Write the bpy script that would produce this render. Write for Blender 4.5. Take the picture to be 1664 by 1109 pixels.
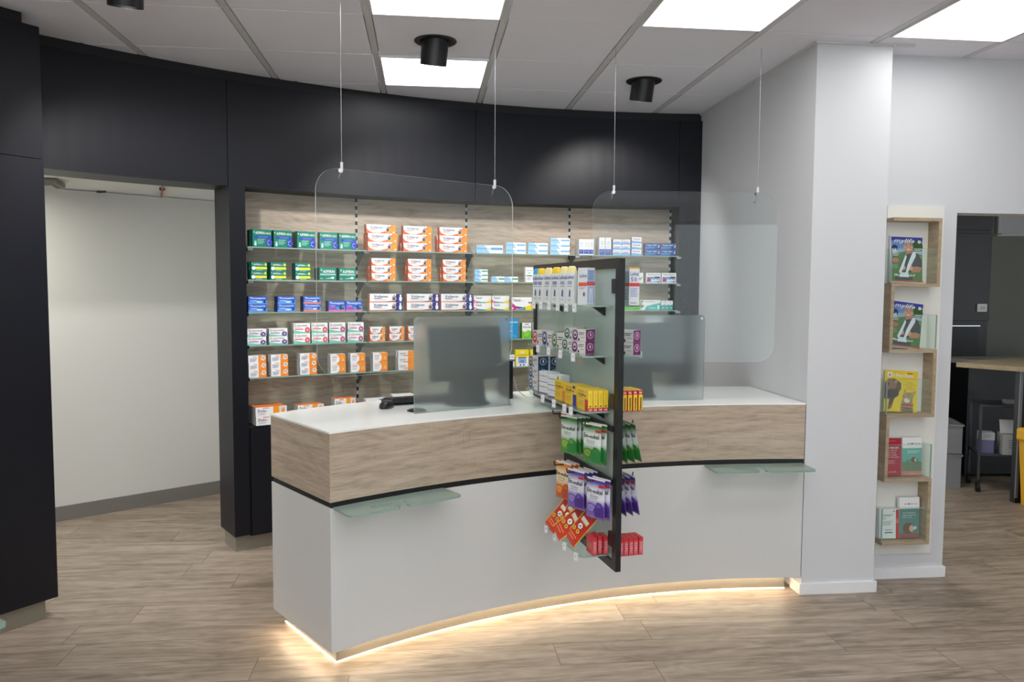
import bpy, bmesh, math, random
from mathutils import Vector, Matrix
random.seed(7)
for o in list(bpy.data.objects): bpy.data.objects.remove(o)
SC = bpy.context.scene; COL = SC.collection
R_ = math.radians

# ------------------------------------------------------------------ camera, world, view
cam = bpy.data.cameras.new('camera'); camo = bpy.data.objects.new('camera', cam); COL.objects.link(camo)
cam.sensor_width = 36; cam.lens = 36 * 1279.93 / 1664; cam.clip_start = .05
rt = Vector((.99381099, -.11094174, .00562506)); up = Vector((.00182869, .06697024, .9977533)); fw = Vector((.1110692, .99156791, -.06675864))
camo.matrix_world = Matrix(((rt.x, up.x, -fw.x, 0), (rt.y, up.y, -fw.y, 0), (rt.z, up.z, -fw.z, 1.58907), (0, 0, 0, 1)))
SC.camera = camo
w = bpy.data.worlds.new('world'); SC.world = w; w.use_nodes = True
w.node_tree.nodes['Background'].inputs[0].default_value = (.86, .93, 1, 1); w.node_tree.nodes['Background'].inputs[1].default_value = 2.6
SC.view_settings.view_transform = 'Standard'; SC.view_settings.look = 'None'; SC.view_settings.gamma = 1
SC.view_settings.use_curve_mapping = False; SC.view_settings.exposure = 0.13
PANEL = 6.2      # strength of the lit ceiling panels
HALL = 20.0  # strength of the added passage panel
LED = 9.0
SPOT = 62.0
CEIL = 2.83

# ------------------------------------------------------------------ materials
def lin(c):
    return tuple(((v/255)/12.92 if v/255 <= .04045 else ((v/255+.055)/1.055)**2.4) for v in c) + (1,)
_m = {}
def flat(c, rough=.5, metal=0, name=None, spec=.5, coat=0):
    k = (c, rough, metal, spec, coat)
    if k in _m: return _m[k]
    m = bpy.data.materials.new(name or 'paint_%d_%d_%d' % c); m.use_nodes = True
    b = m.node_tree.nodes['Principled BSDF']; b.inputs['Base Color'].default_value = lin(c)
    b.inputs['Roughness'].default_value = rough; b.inputs['Metallic'].default_value = metal
    b.inputs['Specular IOR Level'].default_value = spec; b.inputs['Coat Weight'].default_value = coat
    _m[k] = m; return m
def new(name):
    m = bpy.data.materials.new(name); m.use_nodes = True; nt = m.node_tree
    return m, nt, nt.nodes, nt.links, nt.nodes['Principled BSDF']
def N(ns, t, **kw):
    n = ns.new(t)
    for k, v in kw.items():
        if hasattr(n, k): setattr(n, k, v)
        else: n.inputs[k].default_value = v
    return n
def ramp(ns, pts):
    r = ns.new('ShaderNodeValToRGB'); e = r.color_ramp.elements
    while len(e) < len(pts): e.new(.5)
    for i, (p, c) in enumerate(pts): e[i].position = p; e[i].color = lin(c)
    return r
def emis(name, c, s):
    m, nt, ns, ls, b = new(name); e = N(ns, 'ShaderNodeEmission'); e.inputs[0].default_value = c; e.inputs[1].default_value = s
    ls.new(e.outputs[0], ns['Material Output'].inputs[0]); ns.remove(b); return m
def mathn(ns, ls, op, a, b=None, c=None):
    n = ns.new('ShaderNodeMath'); n.operation = op
    for i, v in enumerate((a, b, c)):
        if v is None: continue
        if isinstance(v, (int, float)): n.inputs[i].default_value = v
        else: ls.new(v, n.inputs[i])
    return n.outputs[0]

def oak(name, cA, cB, cC, rough=.5):
    m, nt, ns, ls, b = new(name)
    tc = N(ns, 'ShaderNodeTexCoord'); mp = N(ns, 'ShaderNodeMapping'); ls.new(tc.outputs['UV'], mp.inputs[0])
    mp.inputs['Scale'].default_value = (.9, 15, 1)
    warp = N(ns, 'ShaderNodeTexNoise'); warp.inputs['Scale'].default_value = 1.3; warp.inputs['Detail'].default_value = 3
    mp0 = N(ns, 'ShaderNodeMapping'); mp0.inputs['Scale'].default_value = (.75, 2.2, 1); ls.new(tc.outputs['UV'], mp0.inputs[0]); ls.new(mp0.outputs[0], warp.inputs[0])
    n1 = N(ns, 'ShaderNodeTexNoise'); n1.inputs['Scale'].default_value = 2.2; n1.inputs['Detail'].default_value = 6; n1.inputs['Roughness'].default_value = .66; n1.inputs['Distortion'].default_value = .25
    ls.new(mp.outputs[0], n1.inputs[0])
    sep = N(ns, 'ShaderNodeSeparateXYZ'); ls.new(tc.outputs['UV'], sep.inputs[0])
    ph = mathn(ns, ls, 'ADD', mathn(ns, ls, 'MULTIPLY', sep.outputs[1], 16), mathn(ns, ls, 'MULTIPLY', warp.outputs[0], 13))
    rings = mathn(ns, ls, 'ABSOLUTE', mathn(ns, ls, 'SUBTRACT', mathn(ns, ls, 'FRACT', ph), .5))
    mpf = N(ns, 'ShaderNodeMapping'); mpf.inputs['Scale'].default_value = (9, 260, 1); ls.new(tc.outputs['UV'], mpf.inputs[0])
    n2 = N(ns, 'ShaderNodeTexNoise'); n2.inputs['Scale'].default_value = 1.6; n2.inputs['Detail'].default_value = 3; ls.new(mpf.outputs[0], n2.inputs[0])
    mpx = N(ns, 'ShaderNodeMapping'); mpx.inputs['Scale'].default_value = (170, 7, 1); ls.new(tc.outputs['UV'], mpx.inputs[0])
    n3 = N(ns, 'ShaderNodeTexNoise'); n3.inputs['Scale'].default_value = 1.5; n3.inputs['Detail'].default_value = 2; ls.new(mpx.outputs[0], n3.inputs[0])
    msk = N(ns, 'ShaderNodeTexNoise'); msk.inputs['Scale'].default_value = 5; ls.new(tc.outputs['UV'], msk.inputs[0])
    mk = mathn(ns, ls, 'MULTIPLY', mathn(ns, ls, 'MAXIMUM', mathn(ns, ls, 'SUBTRACT', msk.outputs[0], .5), 0), 1.6)
    v = mathn(ns, ls, 'ADD', mathn(ns, ls, 'MULTIPLY', n1.outputs[0], .74), mathn(ns, ls, 'MULTIPLY', rings, .17))
    v = mathn(ns, ls, 'ADD', v, mathn(ns, ls, 'MULTIPLY', mathn(ns, ls, 'SUBTRACT', n2.outputs[0], .5), .55))
    v = mathn(ns, ls, 'ADD', v, mathn(ns, ls, 'MULTIPLY', mathn(ns, ls, 'SUBTRACT', n3.outputs[0], .5), mk))
    r = ramp(ns, [(.22, cC), (.42, cB), (.62, cA)]); ls.new(v, r.inputs[0]); ls.new(r.outputs[0], b.inputs['Base Color'])
    b.inputs['Roughness'].default_value = rough
    bp = N(ns, 'ShaderNodeBump'); bp.inputs['Strength'].default_value = .08; bp.inputs['Distance'].default_value = .002; ls.new(v, bp.inputs['Height']); ls.new(bp.outputs[0], b.inputs['Normal'])
    return m
OAK = oak('sonoma_oak', (204, 187, 167), (184, 166, 146), (150, 131, 112))
OAKW = oak('oak_back_panel', (204, 188, 172), (184, 168, 151), (152, 136, 120))
OAKR = oak('oak_rack', (190, 172, 144), (172, 153, 126), (150, 131, 105))

def floor_mat():
    m, nt, ns, ls, b = new('vinyl_planks')
    tc = N(ns, 'ShaderNodeTexCoord'); sep = N(ns, 'ShaderNodeSeparateXYZ'); ls.new(tc.outputs['Object'], sep.inputs[0])
    PW = .204; PL = 1.28
    yy = mathn(ns, ls, 'DIVIDE', mathn(ns, ls, 'SUBTRACT', sep.outputs[1], 3.593), PW)
    row = mathn(ns, ls, 'FLOOR', yy)
    wn = N(ns, 'ShaderNodeTexWhiteNoise'); wn.noise_dimensions = '1D'; ls.new(row, wn.inputs['W'])
    xx = mathn(ns, ls, 'ADD', mathn(ns, ls, 'DIVIDE', sep.outputs[0], PL), mathn(ns, ls, 'MULTIPLY', wn.outputs['Value'], 7.3))
    colm = mathn(ns, ls, 'FLOOR', xx)
    fx = mathn(ns, ls, 'FRACT', xx); fy = mathn(ns, ls, 'FRACT', yy)
    dx = mathn(ns, ls, 'MULTIPLY', mathn(ns, ls, 'MINIMUM', fx, mathn(ns, ls, 'SUBTRACT', 1, fx)), PL)
    dy = mathn(ns, ls, 'MULTIPLY', mathn(ns, ls, 'MINIMUM', fy, mathn(ns, ls, 'SUBTRACT', 1, fy)), PW)
    d = mathn(ns, ls, 'MINIMUM', dx, dy)
    seam = mathn(ns, ls, 'LESS_THAN', d, .0019)
    pid = N(ns, 'ShaderNodeTexWhiteNoise'); pid.noise_dimensions = '2D'
    cmb = N(ns, 'ShaderNodeCombineXYZ'); ls.new(row, cmb.inputs[0]); ls.new(colm, cmb.inputs[1]); ls.new(cmb.outputs[0], pid.inputs['Vector'])
    off = N(ns, 'ShaderNodeVectorMath'); off.operation = 'MULTIPLY_ADD'; ls.new(pid.outputs['Color'], off.inputs[0]); off.inputs[1].default_value = (13, 17, 11); ls.new(tc.outputs['Object'], off.inputs[2])
    mp = N(ns, 'ShaderNodeMapping'); mp.inputs['Scale'].default_value = (1.3, 11, 1); ls.new(off.outputs[0], mp.inputs[0])
    n1 = N(ns, 'ShaderNodeTexNoise'); n1.inputs['Scale'].default_value = 1.5; n1.inputs['Detail'].default_value = 7; n1.inputs['Roughness'].default_value = .62; n1.inputs['Distortion'].default_value = 1.2
    ls.new(mp.outputs[0], n1.inputs[0])
    mp2 = N(ns, 'ShaderNodeMapping'); mp2.inputs['Scale'].default_value = (8, 190, 1); ls.new(off.outputs[0], mp2.inputs[0])
    n2 = N(ns, 'ShaderNodeTexNoise'); n2.inputs['Scale'].default_value = 1.5; n2.inputs['Detail'].default_value = 3; ls.new(mp2.outputs[0], n2.inputs[0])
    mp3 = N(ns, 'ShaderNodeMapping'); mp3.inputs['Scale'].default_value = (2.0, 6, 1); ls.new(off.outputs[0], mp3.inputs[0])
    n3 = N(ns, 'ShaderNodeTexNoise'); n3.inputs['Scale'].default_value = 1.1; n3.inputs['Detail'].default_value = 2; ls.new(mp3.outputs[0], n3.inputs[0])
    rg = mathn(ns, ls, 'ABSOLUTE', mathn(ns, ls, 'SUBTRACT', mathn(ns, ls, 'FRACT', mathn(ns, ls, 'MULTIPLY', n3.outputs[0], 9)), .5))
    v = mathn(ns, ls, 'ADD', mathn(ns, ls, 'MULTIPLY', n1.outputs[0], .85), mathn(ns, ls, 'MULTIPLY', rg, .12))
    v = mathn(ns, ls, 'ADD', v, mathn(ns, ls, 'MULTIPLY', mathn(ns, ls, 'SUBTRACT', n2.outputs[0], .5), .3))
    v = mathn(ns, ls, 'ADD', v, mathn(ns, ls, 'MULTIPLY', mathn(ns, ls, 'SUBTRACT', pid.outputs['Value'], .5), .07))
    r = ramp(ns, [(.26, (112, 99, 87)), (.42, (147, 132, 117)), (.56, (169, 153, 138)), (.72, (181, 166, 151))]); ls.new(v, r.inputs[0])
    mx = N(ns, 'ShaderNodeMix'); mx.data_type = 'RGBA'; mx.inputs['B'].default_value = lin((88, 76, 64))
    ls.new(mathn(ns, ls, 'MULTIPLY', seam, .75), mx.inputs['Factor']); ls.new(r.outputs[0], mx.inputs['A']); ls.new(mx.outputs['Result'], b.inputs['Base Color'])
    b.inputs['Roughness'].default_value = .42; b.inputs['Specular IOR Level'].default_value = .35
    bp = N(ns, 'ShaderNodeBump'); bp.inputs['Strength'].default_value = .12; bp.inputs['Distance'].default_value = .002; ls.new(v, bp.inputs['Height']); ls.new(bp.outputs[0], b.inputs['Normal'])
    return m
FLOOR = floor_mat()

def plaster(name, c, rough=.75, sc=260, st=.05):
    m, nt, ns, ls, b = new(name); b.inputs['Base Color'].default_value = lin(c); b.inputs['Roughness'].default_value = rough; b.inputs['Specular IOR Level'].default_value = .25
    tc = N(ns, 'ShaderNodeTexCoord'); n = N(ns, 'ShaderNodeTexNoise'); n.inputs['Scale'].default_value = sc; n.inputs['Detail'].default_value = 3
    ls.new(tc.outputs['Object'], n.inputs[0]); bp = N(ns, 'ShaderNodeBump'); bp.inputs['Strength'].default_value = st; bp.inputs['Distance'].default_value = .002
    ls.new(n.outputs[0], bp.inputs['Height']); ls.new(bp.outputs[0], b.inputs['Normal']); return m
WHITE = plaster('wall_white', (214, 215, 217)); TILE = plaster('ceiling_tile', (240, 239, 246), .9, 500, .1)
HALLW = plaster('hall_white', (222, 222, 218)); GREYW = plaster('store_wall_grey', (150, 152, 142))
RUN = flat((214, 213, 213), .5, 0, 'ceiling_runner')
DARK = plaster('anthracite_laminate', (14, 16, 25), .42, 700, 0); DARK.node_tree.nodes['Principled BSDF'].inputs['Specular IOR Level'].default_value = .32
BLACK = flat((14, 15, 18), .45, 0, 'black_lacquer'); BLK2 = flat((17, 18, 20), .42, 0, 'black_steel')
LAM = flat((215, 215, 213), .38, 0, 'counter_white_laminate'); TOPW = flat((248, 250, 246), .22, 0, 'worktop_white')
PLINTH = flat((142, 136, 124), .42, .25, 'brushed_plinth'); GREYB = flat((128, 124, 120), .5, 0, 'grey_skirting')
SKIRT = flat((236, 236, 236), .4, 0, 'white_skirting'); STEEL = flat((185, 185, 188), .25, .95, 'steel'); CHROME = flat((225, 225, 228), .15, 1, 'chrome')
WPLAS = flat((228, 229, 230), .4, 0, 'white_plastic'); RUBBER = flat((22, 22, 23), .6, 0, 'rubber'); BPLAS = flat((26, 27, 30), .35, 0, 'black_plastic')

def thin_glass(name, tint, keep=.93, rough=.02, ior=1.4):
    m, nt, ns, ls, b = new(name); ns.remove(b)
    t = N(ns, 'ShaderNodeBsdfTransparent'); t.inputs[0].default_value = lin(tint)
    g = N(ns, 'ShaderNodeBsdfGlossy'); g.inputs['Roughness'].default_value = rough; g.inputs['Color'].default_value = (1, 1, 1, 1)
    f = N(ns, 'ShaderNodeFresnel'); f.inputs[0].default_value = ior
    ge = N(ns, 'ShaderNodeNewGeometry'); fo = mathn(ns, ls, 'MULTIPLY', f.outputs[0], mathn(ns, ls, 'SUBTRACT', 1, ge.outputs['Backfacing']))
    mx = N(ns, 'ShaderNodeMixShader'); ls.new(fo, mx.inputs[0]); ls.new(t.outputs[0], mx.inputs[1]); ls.new(g.outputs[0], mx.inputs[2])
    d = N(ns, 'ShaderNodeBsdfDiffuse'); d.inputs[0].default_value = (.85, .9, .88, 1)
    m2 = N(ns, 'ShaderNodeMixShader'); m2.inputs[0].default_value = 1-keep; ls.new(mx.outputs[0], m2.inputs[1]); ls.new(d.outputs[0], m2.inputs[2])
    ls.new(m2.outputs[0], ns['Material Output'].inputs[0]); return m
CLEAR = thin_glass('clear_acrylic', (252, 254, 254), .985); SHELFG = thin_glass('shelf_glass', (236, 246, 242), .985)
ACR = thin_glass('acrylic_pocket', (250, 254, 252), .97, ior=1.22)
EDGEW = flat((222, 226, 222), .3, 0, 'acrylic_edge'); EDGEG = flat((140, 168, 158), .15, 0, 'green_glass_edge')
def frosted(name, tint, rough, wt, wd, tr=.0):
    m, nt, ns, ls, b = new(name); ns.remove(b)
    r = N(ns, 'ShaderNodeBsdfRefraction'); r.inputs['Roughness'].default_value = rough; r.inputs['IOR'].default_value = 1.25; r.inputs['Color'].default_value = lin(tint)
    tl = N(ns, 'ShaderNodeBsdfTranslucent'); tl.inputs[0].default_value = lin(tint)
    df = N(ns, 'ShaderNodeBsdfDiffuse'); df.inputs[0].default_value = lin(tint)
    g = N(ns, 'ShaderNodeBsdfGlossy'); g.inputs['Roughness'].default_value = .06
    a = N(ns, 'ShaderNodeMixShader'); a.inputs[0].default_value = wt; ls.new(r.outputs[0], a.inputs[1]); ls.new(tl.outputs[0], a.inputs[2])
    c = N(ns, 'ShaderNodeMixShader'); c.inputs[0].default_value = wd; ls.new(a.outputs[0], c.inputs[1]); ls.new(df.outputs[0], c.inputs[2])
    f = N(ns, 'ShaderNodeFresnel'); f.inputs[0].default_value = 1.4; ge = N(ns, 'ShaderNodeNewGeometry'); fo = mathn(ns, ls, 'MULTIPLY', f.outputs[0], mathn(ns, ls, 'SUBTRACT', 1, ge.outputs['Backfacing']))
    e = N(ns, 'ShaderNodeMixShader'); ls.new(fo, e.inputs[0]); ls.new(c.outputs[0], e.inputs[1]); ls.new(g.outputs[0], e.inputs[2])
    ls.new(e.outputs[0], ns['Material Output'].inputs[0]); return m
FROST = frosted('frosted_glass', (244, 249, 249), .3, .06, .05); MILKY = frosted('milky_glass', (228, 238, 234), .45, .3, .25)
SATIN = frosted('satin_glass', (205, 222, 214), .4, .3, .3); CRATE = frosted('milky_plastic', (190, 194, 196), .5, .3, .5)
LIT = emis('lit_panel', (1, 1, 1, 1), PANEL); LEDM = emis('led_warm', (1, .80, .55, 1), LED); LEDT = emis('led_warm_top', (1, .80, .56, 1), 50); LENS = emis('spot_lens', (1, .97, .93, 1), 8)
def slotted():
    m, nt, ns, ls, b = new('slotted_rail'); tc = N(ns, 'ShaderNodeTexCoord'); sep = N(ns, 'ShaderNodeSeparateXYZ'); ls.new(tc.outputs['Object'], sep.inputs[0])
    v = mathn(ns, ls, 'GREATER_THAN', mathn(ns, ls, 'FRACT', mathn(ns, ls, 'MULTIPLY', sep.outputs[2], 20)), .5)
    r = ramp(ns, [(.4, (24, 25, 28)), (.6, (190, 190, 190))]); ls.new(v, r.inputs[0]); ls.new(r.outputs[0], b.inputs['Base Color']); b.inputs['Roughness'].default_value = .4; return m
SLOT = slotted()

# ------------------------------------------------------------------ mesh builder
class MB:
    def __init__(s): s.v = []; s.f = []; s.m = []; s.uv = []; s.mats = []; s.sm = []
    def mi(s, m):
        if m not in s.mats: s.mats.append(m)
        return s.mats.index(m)
    def face(s, pts, mat, uv=None, smooth=False):
        b = len(s.v); s.v += [tuple(p) for p in pts]; s.f.append(tuple(range(b, b+len(pts)))); s.m.append(s.mi(mat)); s.uv.append(uv); s.sm.append(smooth)
    def mesh(s, verts, faces, mat, smooth=False, uvs=None):
        b = len(s.v); s.v += [tuple(p) for p in verts]; k = s.mi(mat)
        for i, f in enumerate(faces): s.f.append(tuple(b+j for j in f)); s.m.append(k); s.uv.append(uvs[i] if uvs else None); s.sm.append(smooth)
    def box(s, c, d, mat, M=None, side=None, top=None):
        x, y, z = c; a, b_, h = d[0]/2, d[1]/2, d[2]/2
        P = [Vector((x+i*a, y+j*b_, z+k*h)) for i in (-1, 1) for j in (-1, 1) for k in (-1, 1)]
        if M is not None: P = [M @ p for p in P]
        side = side or mat; top = top or side; b0 = len(s.v); s.v += [tuple(p) for p in P]
        for f, m in (((0, 4, 5, 1), mat), ((6, 2, 3, 7), mat), ((2, 0, 1, 3), side), ((4, 6, 7, 5), side), ((1, 5, 7, 3), top), ((2, 6, 4, 0), top)):
            s.f.append(tuple(b0+i for i in f)); s.m.append(s.mi(m)); s.uv.append(None); s.sm.append(False)
        return s
    def prism(s, poly, z0, z1, mat, side=None, M=None, sm=False):
        """poly: ccw list of (x, y)"""
        side = side or mat; n = len(poly); T = (lambda p: M @ Vector(p)) if M is not None else (lambda p: p)
        s.mesh([T((p[0], p[1], z0)) for p in poly], [tuple(range(n-1, -1, -1))], mat, uvs=[[(poly[i][0], poly[i][1]) for i in range(n-1, -1, -1)]])
        s.mesh([T((p[0], p[1], z1)) for p in poly], [tuple(range(n))], mat, uvs=[[(p[0], p[1]) for p in poly]])
        acc = 0; V = []; F = []; U = []
        for i in range(n):
            j = (i+1) % n; L = math.dist(poly[i][:2], poly[j][:2]); b = len(V)
            V += [T((*poly[i][:2], z0)), T((*poly[j][:2], z0)), T((*poly[j][:2], z1)), T((*poly[i][:2], z1))]
            F.append((b, b+1, b+2, b+3)); U.append([(acc, z0), (acc+L, z0), (acc+L, z1), (acc, z1)]); acc += L
        s.mesh(V, F, side, uvs=U, smooth=sm); return s
    def cyl(s, p0, p1, r0, mat, r1=None, n=20, cap=True):
        p0 = Vector(p0); p1 = Vector(p1); r1 = r0 if r1 is None else r1; d = (p1-p0).normalized()
        a = d.orthogonal().normalized(); b = d.cross(a)
        V = [p0+(a*math.cos(t)+b*math.sin(t))*r0 for t in [2*math.pi*i/n for i in range(n)]] + [p1+(a*math.cos(t)+b*math.sin(t))*r1 for t in [2*math.pi*i/n for i in range(n)]]
        s.mesh(V, [(i, (i+1) % n, n+(i+1) % n, n+i) for i in range(n)], mat, smooth=True)
        if cap: s.mesh(V[:n], [tuple(range(n-1, -1, -1))], mat); s.mesh(V[n:], [tuple(range(n))], mat)
        return s
    def tube(s, pts, r, mat, n=10):
        for a, b in zip(pts[:-1], pts[1:]): s.cyl(a, b, r, mat, n=n)
        return s
    def lathe(s, c, prof, mat, n=28, sx=1, sy=1):
        V = []; k = len(prof)
        for i in range(n):
            t = 2*math.pi*i/n; V += [(c[0]+p[0]*math.cos(t)*sx, c[1]+p[0]*math.sin(t)*sy, c[2]+p[1]) for p in prof]
        F = [(i*k+j, ((i+1) % n)*k+j, ((i+1) % n)*k+j+1, i*k+j+1) for i in range(n) for j in range(k-1)]
        s.mesh(V, F, mat, smooth=True); return s
    def build(s, name, parent=None, loc=None, rot=0, bevel=0, seg=2):
        me = bpy.data.meshes.new(name); me.from_pydata(s.v, [], s.f)
        for m in s.mats: me.materials.append(m)
        uvl = me.uv_layers.new(name='uv')
        for p, k, uv, sm in zip(me.polygons, s.m, s.uv, s.sm):
            p.material_index = k; p.use_smooth = sm
            for q, li in enumerate(p.loop_indices):
                if uv: uvl.data[li].uv = uv[q]
                else:
                    co = me.vertices[me.loops[li].vertex_index].co; nn = p.normal
                    ax = max(range(3), key=lambda i: abs(nn[i]))
                    uvl.data[li].uv = (co.y, co.z) if ax == 0 else ((co.x, co.z) if ax == 1 else (co.x, co.y))
        o = bpy.data.objects.new(name, me); COL.objects.link(o)
        if bevel:
            bm = bmesh.new(); bm.from_mesh(me); bmesh.ops.remove_doubles(bm, verts=bm.verts, dist=1e-6); bm.to_mesh(me); bm.free()
            b = o.modifiers.new('bevel', 'BEVEL'); b.width = bevel; b.segments = seg; b.limit_method = 'ANGLE'; b.angle_limit = R_(40)
        if parent: o.parent = parent
        if loc is not None: o.location = loc
        o.rotation_euler = (0, 0, rot); return o
def tag(o, label, cat, group=None, kind=None):
    o['label'] = label; o['category'] = cat
    if group: o['group'] = group
    if kind: o['kind'] = kind
    return o
def thing(name, label, cat, loc=(0, 0, 0), rot=0, group=None):
    o = bpy.data.objects.new(name, None); COL.objects.link(o); o.location = loc; o.rotation_euler = (0, 0, rot); o.empty_display_size = .1
    return tag(o, label, cat, group)
def struct(o, label=None):
    o['kind'] = 'structure'
    if label: o['label'] = label
    return o
def copy_tree(o, parent=None):
    c = o.copy(); COL.objects.link(c)
    if parent: c.parent = parent
    for ch in list(o.children): copy_tree(ch, c)
    return c
def rrect(w, h, rad, n=8, cx=0, cy=0):
    """rounded rectangle, ccw; rad = one or four (bl, br, tr, tl)"""
    r = rad if isinstance(rad, (list, tuple)) else (rad,)*4; P = []
    for (sx, sy, a0), q in zip(((-1, -1, 180), (1, -1, 270), (1, 1, 0), (-1, 1, 90)), r):
        if q <= 0: P.append((cx+sx*w/2, cy+sy*h/2)); continue
        for i in range(n+1):
            t = R_(a0+90*i/n); P.append((cx+sx*(w/2-q)+q*math.cos(t), cy+sy*(h/2-q)+q*math.sin(t)))
    return P
def upright(mb, p0, p1, z0, z1, t, rad, mat, edge):
    """rounded upright plate from p0 to p1 (xy)"""
    d = Vector((p1[0]-p0[0], p1[1]-p0[1], 0)); L = d.length; d.normalize(); nrm = d.cross(Vector((0, 0, 1)))
    M = Matrix(((d.x, 0, nrm.x, p0[0]), (d.y, 0, nrm.y, p0[1]), (0, 1, 0, 0), (0, 0, 0, 1)))
    P = rrect(L, z1-z0, rad, 10, L/2, (z0+z1)/2)
    mb.prism(P, -t/2, t/2, mat, edge, M); return mb

# printed matter: text and flat shapes on a front face
_t = {}
def glyphs(txt, bold=0, shear=0):
    k = (txt, bold, shear)
    if k in _t: return _t[k]
    c = bpy.data.curves.new('tmp', 'FONT'); c.body = txt; c.resolution_u = 1; c.offset = bold; c.shear = shear
    o = bpy.data.objects.new('tmp', c); COL.objects.link(o)
    dg = bpy.context.evaluated_depsgraph_get(); dg.update(); me = bpy.data.meshes.new_from_object(o.evaluated_get(dg))
    V = [v.co.copy() for v in me.vertices]; F = [tuple(p.vertices) for p in me.polygons]
    bpy.data.objects.remove(o); bpy.data.curves.remove(c); bpy.data.meshes.remove(me)
    x0 = min(v.x for v in V); x1 = max(v.x for v in V); y0 = min(v.y for v in V); y1 = max(v.y for v in V)
    _t[k] = ([((v.x-x0)/(x1-x0), (v.y-y0)/(y1-y0)) for v in V], F); return _t[k]
def paper(c): return flat(tuple(c), .42)
def art(mb, w_, h_, items, M=None, surf=None, eps=.0004):
    """items in fractions of the face, x to the right, y up; the face lies at y = 0 looking to -y"""
    T = (lambda p: M @ Vector(p)) if M is not None else (lambda p: Vector(p))
    surf = surf or (lambda x, z: 0)
    for i, it in enumerate(items):
        k = it[0]; e = -eps*(1+.5*i) if eps > .0003 else -eps*(i+1)
        def P(fx, fy):
            x = (fx-.5)*w_; z = fy*h_; return T((x, surf(x, z)+e, z))
        if k == 'r': _, x0, y0, x1, y1, c = it; mb.mesh([P(x0, y0), P(x1, y0), P(x1, y1), P(x0, y1)], [(0, 1, 2, 3)], paper(c))
        elif k == 'p': mb.mesh([P(*q) for q in it[1]], [tuple(range(len(it[1])))], paper(it[2]))
        elif k == 'e':
            _, cx, cy, rx, ry, c = it; n = 18
            mb.mesh([P(cx+rx*math.cos(2*math.pi*j/n), cy+ry*math.sin(2*math.pi*j/n)) for j in range(n)], [tuple(range(n))], paper(c))
        elif k == 't':
            _, txt, x0, x1, y0, hh, c = it[:7]; bold = it[7] if len(it) > 7 else .02; sh = it[8] if len(it) > 8 else 0
            V, F = glyphs(txt, round(bold*.45, 4), sh); mb.mesh([P(x0+(x1-x0)*a, y0+hh*b) for a, b in V], F, paper(c))
        elif k == 'l':   # lines of small print
            _, x0, x1, y0, n, dy, c = it
            for j in range(n):
                xe = x1-(x1-x0)*(.0, .18, .08, .3)[j % 4]; mb.mesh([P(x0, y0-dy*j), P(xe, y0-dy*j), P(xe, y0-dy*j+dy*.38), P(x0, y0-dy*j+dy*.38)], [(0, 1, 2, 3)], paper(c))

# ------------------------------------------------------------------ geometry constants
C0 = (1.5207, .3506); RF = 5.13; RN = 5.16; RB = 5.35
def pc(th, r, c=C0): return (c[0]+r*math.sin(R_(th)), c[1]+r*math.cos(R_(th)))
def arcpoly(r0, r1, a0, a1, c=C0, step=1.2):
    n = max(2, int(abs(a1-a0)/step)+1); A = [a0+(a1-a0)*i/n for i in range(n+1)]
    return [pc(a, r0, c) for a in A] + [pc(a, r1, c) for a in reversed(A)]
def ccw(P):
    a = sum(P[i][0]*P[(i+1) % len(P)][1]-P[(i+1) % len(P)][0]*P[i][1] for i in range(len(P))); return P if a > 0 else P[::-1]
U0, V0, TS = -2.12807, 3.09862, .625
def cell(u, v): return (U0+u*TS, V0+v*TS)

# ------------------------------------------------------------------ floor and ceiling
mb = MB(); mb.box((1.5, 2, -.05), (13, 14, .1), FLOOR); struct(mb.build('floor'))
lit_vis = [(3, 0), (3, 2), (5, 0), (7, 0)]
lit = lit_vis + [(u, v) for u in (-1, 1, 3, 5, 7) for v in (-2, -4, -6, -8)]  # rows behind the viewer are unseen, added for illumination
spots = [(.06, 4.076), (1.308, 4.68), (-1.19, 3.40)]
mb = MB()
for u in range(-3, 11):
    for v in range(-10, 4):
        if (u, v) in lit: continue
        x, y = cell(u, v)
        if x > 4.0 and v >= 2: continue
        P = [(x+.021, y+.005), (x+TS-.021, y+.005), (x+TS-.021, y+TS-.005), (x+.021, y+TS-.005)]
        mb.prism(P, CEIL, CEIL+.012, TILE)
struct(mb.build('ceiling', bevel=.003))
mb = MB(); mb.box((1.5, 1.5, CEIL+.03), (13, 13, .02), TILE); struct(mb.build('ceiling'))
mb = MB()
for u in range(-3, 12):
    x = U0+u*TS; mb.box((x, 1.2, CEIL+.004), (.032, 12, .006), RUN)
struct(mb.build('trim_1'))
mb = MB()
for v in range(-10, 5):
    y = V0+v*TS; mb.box((1.5, y, CEIL+.005), (12.5, .02, .004), RUN)
struct(mb.build('trim_2'))
ordn = ['first', 'second', 'third', 'fourth', 'fifth', 'sixth', 'seventh', 'eighth', 'ninth']
names = {(3, 0): 'lit square ceiling panel above the left glass screen, cut by the frame', (3, 2): 'lit square ceiling panel behind the middle black spotlight, whole and nearest the dark wall',
         (5, 0): 'lit square ceiling panel between the left glass screen and the white pillar', (7, 0): 'lit square ceiling panel furthest right, above the magazine wall'}
proto = None
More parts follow.
